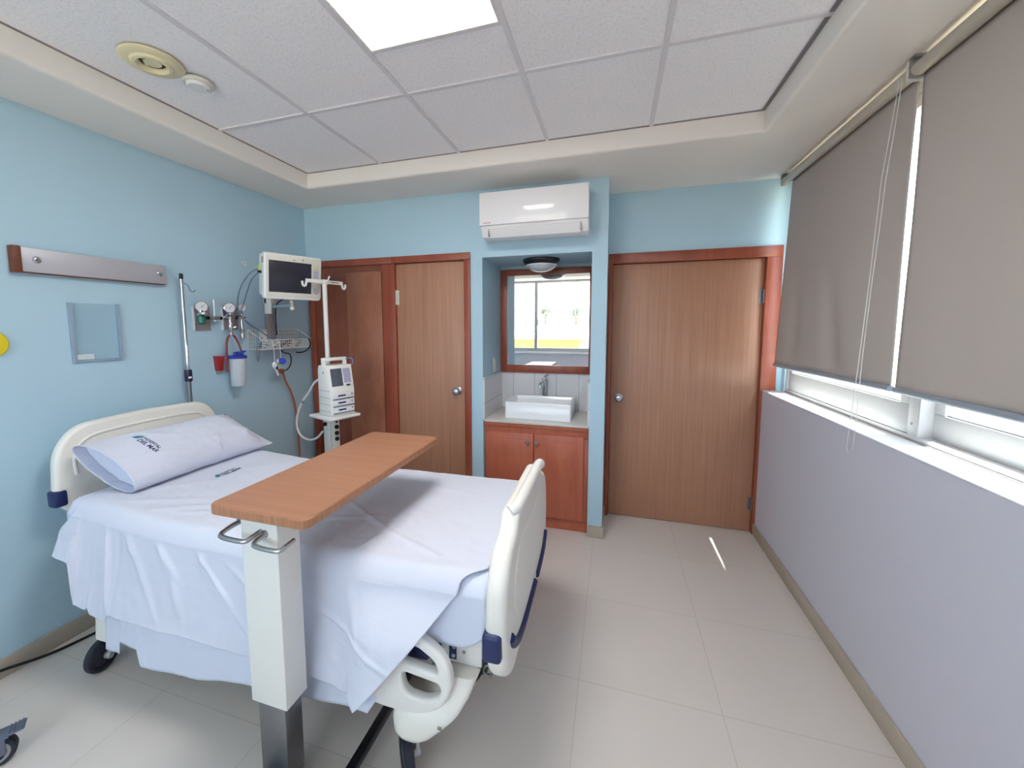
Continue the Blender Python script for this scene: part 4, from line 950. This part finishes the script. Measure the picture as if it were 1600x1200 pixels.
ls = make_drape(.449, .003, lambda u: interp([(.47, .19), (.565, .195), (.57, .25), (.68, .24), (.685, .165), (.9, .168), (1.1, .195), (1.31, .222), (1.6, .25), (1.8, .27)], u), lambda u: .45,
    lambda q, s: .47, lambda q, s, t: lerp(2.10, 1.81, q) if s == -1 else 2.10, .016, lambda u, q: .012 + .045 * q + .015 * q * sstep(1.5, 1.9, u), 170, 50, 50, 10, False, 5.0)
tag(obj('under_sheet', ls, M['sheet2'], None, 60, .0015), 'lower white sheet whose hem shows below the top sheet', 'sheet')
def zn(u): return interp([(.20, .60), (.325, .585), (.332, .395), (.415, .382), (.42, .402), (.436, .368), (.54, .352), (.552, .388), (.9, .383), (1.35, .37), (1.6, .362), (1.82, .335)], u)
def u1t(q, s, t):
    if s == -1: return lerp(2.13, 1.80, q)
    if s == 1: return 2.214
    return 2.214 - .084 * (1 - sstep(0, .085, t))
ts_ = make_drape(.455, .009, zn, lambda u: .42, lambda q, s: (.265 - .05 * sstep(0, .45, q)) if s == -1 else .265, u1t, .015, lambda u, q: .014 + .065 * q ** 1.2 + .035 * q * sstep(1.6, 1.95, u) + .055 * sstep(1.68, 1.86, u) * sstep(.05, .45, q), 330, 110, 120, 14, True, 0.0)
tsh = tag(obj('top_sheet', ts_, M['sheet'], None, 60, .0018), 'white cotton top sheet draped over the bed with a blue printed crest', 'sheet')
def onsheet(ox, oy):
    def f(x, y):
        u, v = ox - y, oy + x
        return BF @ Vector((u, v, ztop(u) + .009 + topbump(u, v) + .0022))
    return f
def disc2(fn, r, cx, cy, sx=1, sy=1): return [fn(cx + r * sx * math.cos(a), cy + r * sy * math.sin(a)) for a in [2 * PI * k / 16 for k in range(16)]]
def logo(fn, parent, M1):
    a = MB(); a.text('HOSPITAL', .022, lambda x, y: fn(x + .034, y + .016)); obj('printed_name', a, M1, parent, 0)
    a = MB(); a.text('DEL MAR', .028, lambda x, y: fn(x + .034, y - .010)); obj('printed_name', a, M1, parent, 0)
    a = MB()
    for sx in (0, 1):
        P = [(.0 + sx * .016, -.008), (.016 + sx * .012, -.004), (.020 + sx * .014, .020), (.030 + sx * .006, .042), (.012 + sx * .012, .03), (.002 + sx * .012, .012)]
        a.faces([fn(p[0] * .85, p[1] * .85) for p in P], [tuple(range(len(P)))])
    obj('printed_emblem', a, M['logo2'], parent, 0)
logo(onsheet(.575, -.015), tsh, M['logo'])

# pillow leaning on the headboard
PC = Vector((-2.312, 1.607, .945)); PA = Vector((.0, 1, 0)); PB = Vector((-.255, -.03, .187)).normalized(); PN = PA.cross(PB).normalized()
if PN.z < 0: PN = -PN
def pil(a, b, s):
    e = (1 - abs(b) ** 2.4) ** .62 if abs(b) < 1 else 0
    ga = (1 - sstep(.55, 1.0, a) ** 1.3) * (.72 + .28 * sstep(-1.0, -.45, a))
    th = (.100 if s > 0 else .088) * e * ga
    A = .014 + a * .398 * (1 - .035 * (1 - b * b) * (1 if a > 0 else .4)); B = b * .172 * (1 - .05 * (1 - min(1, (a / .8) ** 2)))
    A += -.035 * b * (1 if a > .0 else .6)
    wr = .004 * noise.noise(Vector((a * 4, b * 4, s * 3.))) + .0025 * noise.noise(Vector((a * 12, b * 9, s + 5.)))
    for (p, q, h, w) in (((.05, -.95), (.2, -.35), .007, .035), ((.12, -.9), (.02, -.3), .005, .03), ((.6, -.6), (.9, .1), .008, .05), ((.55, -.2), (.95, -.7), .007, .04), ((-.9, -.2), (-.4, -.5), .006, .05), ((-.6, .8), (-.3, .2), .004, .05)):
        d, t = seg((a, b), p, q); wr += h * math.exp(-(d / w) ** 2)
    return PC + PA * A + PB * B + PN * (s * th + s * wr * min(1, th / .03))
pm = MB(); pm.grid(lambda i, j: pil(2 * i - 1, 2 * j - 1, 1), 110, 60); pm.grid(lambda i, j: pil(2 * i - 1, 1 - 2 * j, -1), 110, 60)
bmesh.ops.remove_doubles(pm.bm, verts=pm.bm.verts[:], dist=.0004); bmesh.ops.recalc_face_normals(pm.bm, faces=pm.bm.faces[:])
pw = thing('pillow', 'plump white pillow in an open-ended case leaning on the headboard', 'pillow', tuple(PC))
obj('pillowcase', pm, M['sheet'], pw, 60, .0016)
def inner(i, j):
    a = -.86; b = 2 * j - 1; f, k = pil(a, b, .96), pil(a, b, -.96); return f.lerp(k, i) + PA * (.02 * math.sin(PI * i) * (1 - b * b))
obj('pillow_end', MB().grid(inner, 12, 40), M['sheet2'], pw, 60)
def onpillow(x, y):
    a = -.60 + y / .40; b = .52 - x / .172; return pil(a, b, 1) + PN * .0025
logo(onpillow, pw, M['logo'])

# ------------------------------------------------------------------ overbed table
ob_ = thing('overbed_table', 'overbed table with a warm wooden top on a white column at the bedside', 'overbed table', (-1.07, .995, 0))
tx = [(-1.236, .908), (-.849, .908), (-.849, 1.832), (-1.236, 1.832)]
tp = obj('tabletop', MB().plate([roundpoly(tx, .035, 8)], .030, .003, Matrix.Translation((0, 0, 1.038)), 2), M['tableedge'], ob_, 40)
obj('laminate_surface', MB().plate([roundpoly([(-1.2335, .9105), (-.8515, .9105), (-.8515, 1.8295), (-1.2335, 1.8295)], .033, 8)], .0014, 0, Matrix.Translation((0, 0, 1.0535))), M['tabletop'], tp, 40)
obj('column', MB().box(-1.146, -.999, .948, 1.040, .36, 1.0225, .003), M['beigemetal'], ob_)
obj('inner_post', MB().box(-1.128, -1.017, .957, 1.030, .085, .36, .002), M['dsteel'], ob_)
obj('base_plate', MB().box(-1.14, -.838, .84, .9575, .030, .075, .006), M['dsteel'], ob_)
obj('post_foot', MB().box(-1.125, -1.02, .9575, 1.03, .060, .0855, .002), M['dsteel'], ob_)
obj('base_leg', MB().box(-.872, -.838, .9575, 1.86, .040, .072, .004), M['dsteel2'], ob_)
for x, y in ((-.855, .90), (-.855, 1.82), (-1.12, .90)): obj('caster', MB().cyl((x - .011, y, .0215), (x + .011, y, .0215), .0215, n=20, bev=.004), M['black'], ob_)
for xa, xb, dz in ((-1.186, -1.066, .002), (-1.052, -.935, -.007)):
    z = .962 + dz
    obj('lever_handle', MB().tube([(xa + .012, .975, z + .012), (xa + .008, .945, z + .010), (xa, .912, z), (xa + .012, .898, z - .004), (xb - .02, .897, z - .006), (xb - .004, .905, z - .004), (xb, .925, z + .004), (xb + .004, .947, z + .008)], .0075, 12, smooth=2), M['steel'], ob_)
    lp_ = MB(); lp_.box(xa + .004, xa + .02, .965, .985, z + .006, 1.0225, .002) if xa < -1.15 else lp_.cyl((xa + .006, .957, z + .010), (xa + .006, .9475, z + .010), .013, n=16, bev=.002)
    obj('lever_mount', lp_, M['dsteel'], ob_)

# ------------------------------------------------------------------ castored stand cut by the left picture edge, floor cable
st = thing('equipment_stand', 'castored stand with a grey brake pedal, cut off at the lower left picture corner', 'medical stand', (-2.36, .55, 0))
CW = Matrix.Translation((-2.155, .742, .056)) @ Matrix.Rotation(rad(-32), 4, 'Z') @ Matrix.Rotation(PI / 2, 4, 'Y')
wh = obj('wheel', MB().lathe([(.034, -.016), (.050, -.017), (.0555, -.012), (.056, 0), (.0555, .012), (.050, .017), (.034, .016)], CW, 36), M['tyre'], st)
obj('wheel_ring', MB().lathe([(.030, .0175), (.036, .0185), (.040, .0175), (.036, .015), (.030, .0175)], CW, 36), M['greyplastic'], wh)
obj('wheel_hub', MB().lathe([(0, -.013), (.034, -.014), (.034, .014), (.012, .018), (0, .018)], CW, 36), M['black'], wh)
CB = Matrix.Translation((-2.155, .742, .056)) @ Matrix.Rotation(rad(-32), 4, 'Z')
m = MB(CB); m.box(-.03, .03, -.035, .04, .050, .062, .004); m.box(-.028, -.021, -.03, .03, -.01, .055, .003); m.box(.021, .028, -.03, .03, -.01, .055, .003)
obj('caster_yoke', m, M['greyblue'], st)
m = MB(CB); m.box(-.026, .026, .038, .085, .050, .058, .003, mat=Matrix.Rotation(rad(6), 4, 'X'))
for i in range(4): m.box(-.024, .024, .045 + i * .010, .049 + i * .010, .060, .063, .001, mat=Matrix.Rotation(rad(6), 4, 'X'))
obj('brake_pedal', m, M['greyblue'], st)
obj('leg', MB().tube([(-2.165, .735, .118), (-2.25, .65, .13), (-2.36, .55, .15)], .02, 14).cyl((-2.155, .742, .105), (-2.155, .742, .135), .014, n=16), M['greyblue'], st)
obj('pole', MB().cyl((-2.36, .55, .13), (-2.36, .55, .80), .018, n=20), M['steel'], st)
tag(obj('power_cable', MB().tube([(-2.672, .55, .10), (-2.668, .80, .075), (-2.662, .96, .052), (-2.648, 1.04, .028), (-2.63, 1.11, .014), (-2.612, 1.20, .0075), (-2.59, 1.30, .0075), (-2.52, 1.42, .0075), (-2.42, 1.50, .0075)], .0065, 10, smooth=2), M['black']), 'black power cable curving along the skirting to behind the bed', 'cable')

# ------------------------------------------------------------------ outside, seen through the windows and in the mirror
struct('ground', MB().box(-140, 140, -160, 120, -7.2, -7.0), M['ground'], smooth=0)
def house(name, label, x0, x1, y0, y1, h, wall, wins, tower=None):
    t = thing(name, label, 'building', ((x0 + x1) / 2, (y0 + y1) / 2, -7))
    obj('wall', MB().box(x0, x1, y0, y1, -7, h), wall, t, 0)
    obj('parapet', MB().box(x0 - .15, x1 + .15, y0 - .15, y1 + .15, h, h + .35), M['stuccow'], t, 0)
    for wx, wz, ww, wh_ in wins:
        o = obj('window', MB().box(wx - .08, wx + ww + .08, y1 - .02, y1 + .05, wz - .08, wz + wh_ + .08), M['stuccow'], t, 0)
        obj('glass', MB().box(wx, wx + ww, y1 + .05, y1 + .06, wz, wz + wh_), M['winddark'], o, 0)
    if tower: obj('roof_tank', MB().cyl((tower[0], tower[1], h + .35), (tower[0], tower[1], h + 1.5), .6, n=20, bev=.1), M['winddark'], t)
house('house', 'pale tan flat-roofed house reflected at the left of the mirror', -19, -11.5, -34, -27, 1.0, M['tan'], ((-18, -2, 1.4, 1.3), (-15.5, -2, 1.4, 1.3), (-13.4, -2, 1.2, 1.3)), (-13, -30))
house('house', 'low peach house reflected at the right of the mirror', -9.5, -2.6, -30, -24, .55, M['peach'], ((-8.6, -2.4, 1.2, 1.2), (-6.3, -2.4, 1.2, 1.2), (-4.2, -2.4, 1.2, 1.2)))
house('house', 'distant white house reflected behind the peach house', -12, 2, -62, -54, 1.4, M['stuccow'], ((-10, -1.5, 2, 1.5), (-6, -1.5, 2, 1.5), (-2, -1.5, 2, 1.5)), (-4, -58))
def tree(x, y, h, r, label):
    t = thing('tree', label, 'tree', (x, y, -7))
    obj('trunk', MB().tube([(x, y, -7), (x + .2, y, -3), (x, y, h - r)], .18, 8), M['bark'], t)
    rn = random.Random(int(x * 10)); m = MB()
    for k in range(260):
        d = Vector((rn.gauss(0, 1), rn.gauss(0, 1), rn.gauss(0, .8))).normalized() * r * rn.random() ** .4
        c = Vector((x, y, h - r * .4)) + d; s = .22 + .2 * rn.random()
        a, b = Vector((rn.gauss(0, 1), rn.gauss(0, 1), rn.gauss(0, 1))).normalized(), Vector((rn.gauss(0, 1), rn.gauss(0, 1), rn.gauss(0, 1))).normalized()
        m.faces([c - a * s, c + b * s * .5, c + a * s, c - b * s * .5], [(0, 1, 2, 3)])
    obj('crown', m, M['leaf'], t, 0)
tree(-6.3, -62, 4.3, 1.0, 'round grey-green tree reflected in the middle of the mirror')
tree(-12.2, -66, 4.6, .9, 'small grey-green tree reflected left of the mirror middle')
tree(-20.2, -58, 2.4, .9, 'low tree reflected in the left pane of the mirror window')
house('house', 'sunlit tan house glimpsed under the right-hand blinds', 16, 26, -12, 14, .2, M['tan'], ())

# ------------------------------------------------------------------ light
wd_ = bpy.data.worlds.new('sky'); SC.world = wd_; wd_.use_nodes = True; nt = wd_.node_tree; bg = nt.nodes['Background']
bg.inputs[0].default_value = (.73, .83, 1.0, 1); bg.inputs[1].default_value = SKY
sl = bpy.data.lights.new('sun', 'SUN'); sl.energy = SUN; sl.angle = rad(.53); sl.color = (1, .95, .86)
so = bpy.data.objects.new('sun', sl); COL.objects.link(so); so.location = (6, 2, 9)
so.rotation_euler = Vector((-1, -.05, -3.5)).to_track_quat('-Z', 'Y').to_euler()
# ------------------------------------------------------------------ camera
cd = bpy.data.cameras.new('camera'); cd.sensor_fit = 'HORIZONTAL'; cd.sensor_width = 36; cd.lens = 36 * 623.59 / 1600
cd.shift_x = (800 - 769.79) / 1600; cd.shift_y = (566.75 - 600) / 1600; cd.clip_start = .02; cd.clip_end = 500
co = bpy.data.objects.new('camera', cd); COL.objects.link(co)
co.matrix_world = Matrix.Translation((0, 0, 1.62)) @ Matrix.Rotation(.2958, 4, 'Z') @ Matrix.Rotation(PI / 2 - .0926, 4, 'X') @ Matrix.Rotation(-.0038, 4, 'Z')
SC.camera = co
vs = SC.view_settings; vs.view_transform = 'Standard'; vs.look = 'None'; vs.gamma = 1; vs.use_curve_mapping = False; vs.exposure = EXPO
SC.cycles.max_bounces = 14; SC.cycles.diffuse_bounces = 7; SC.cycles.transparent_max_bounces = 16; SC.cycles.caustics_reflective = False; SC.cycles.sample_clamp_indirect = 6
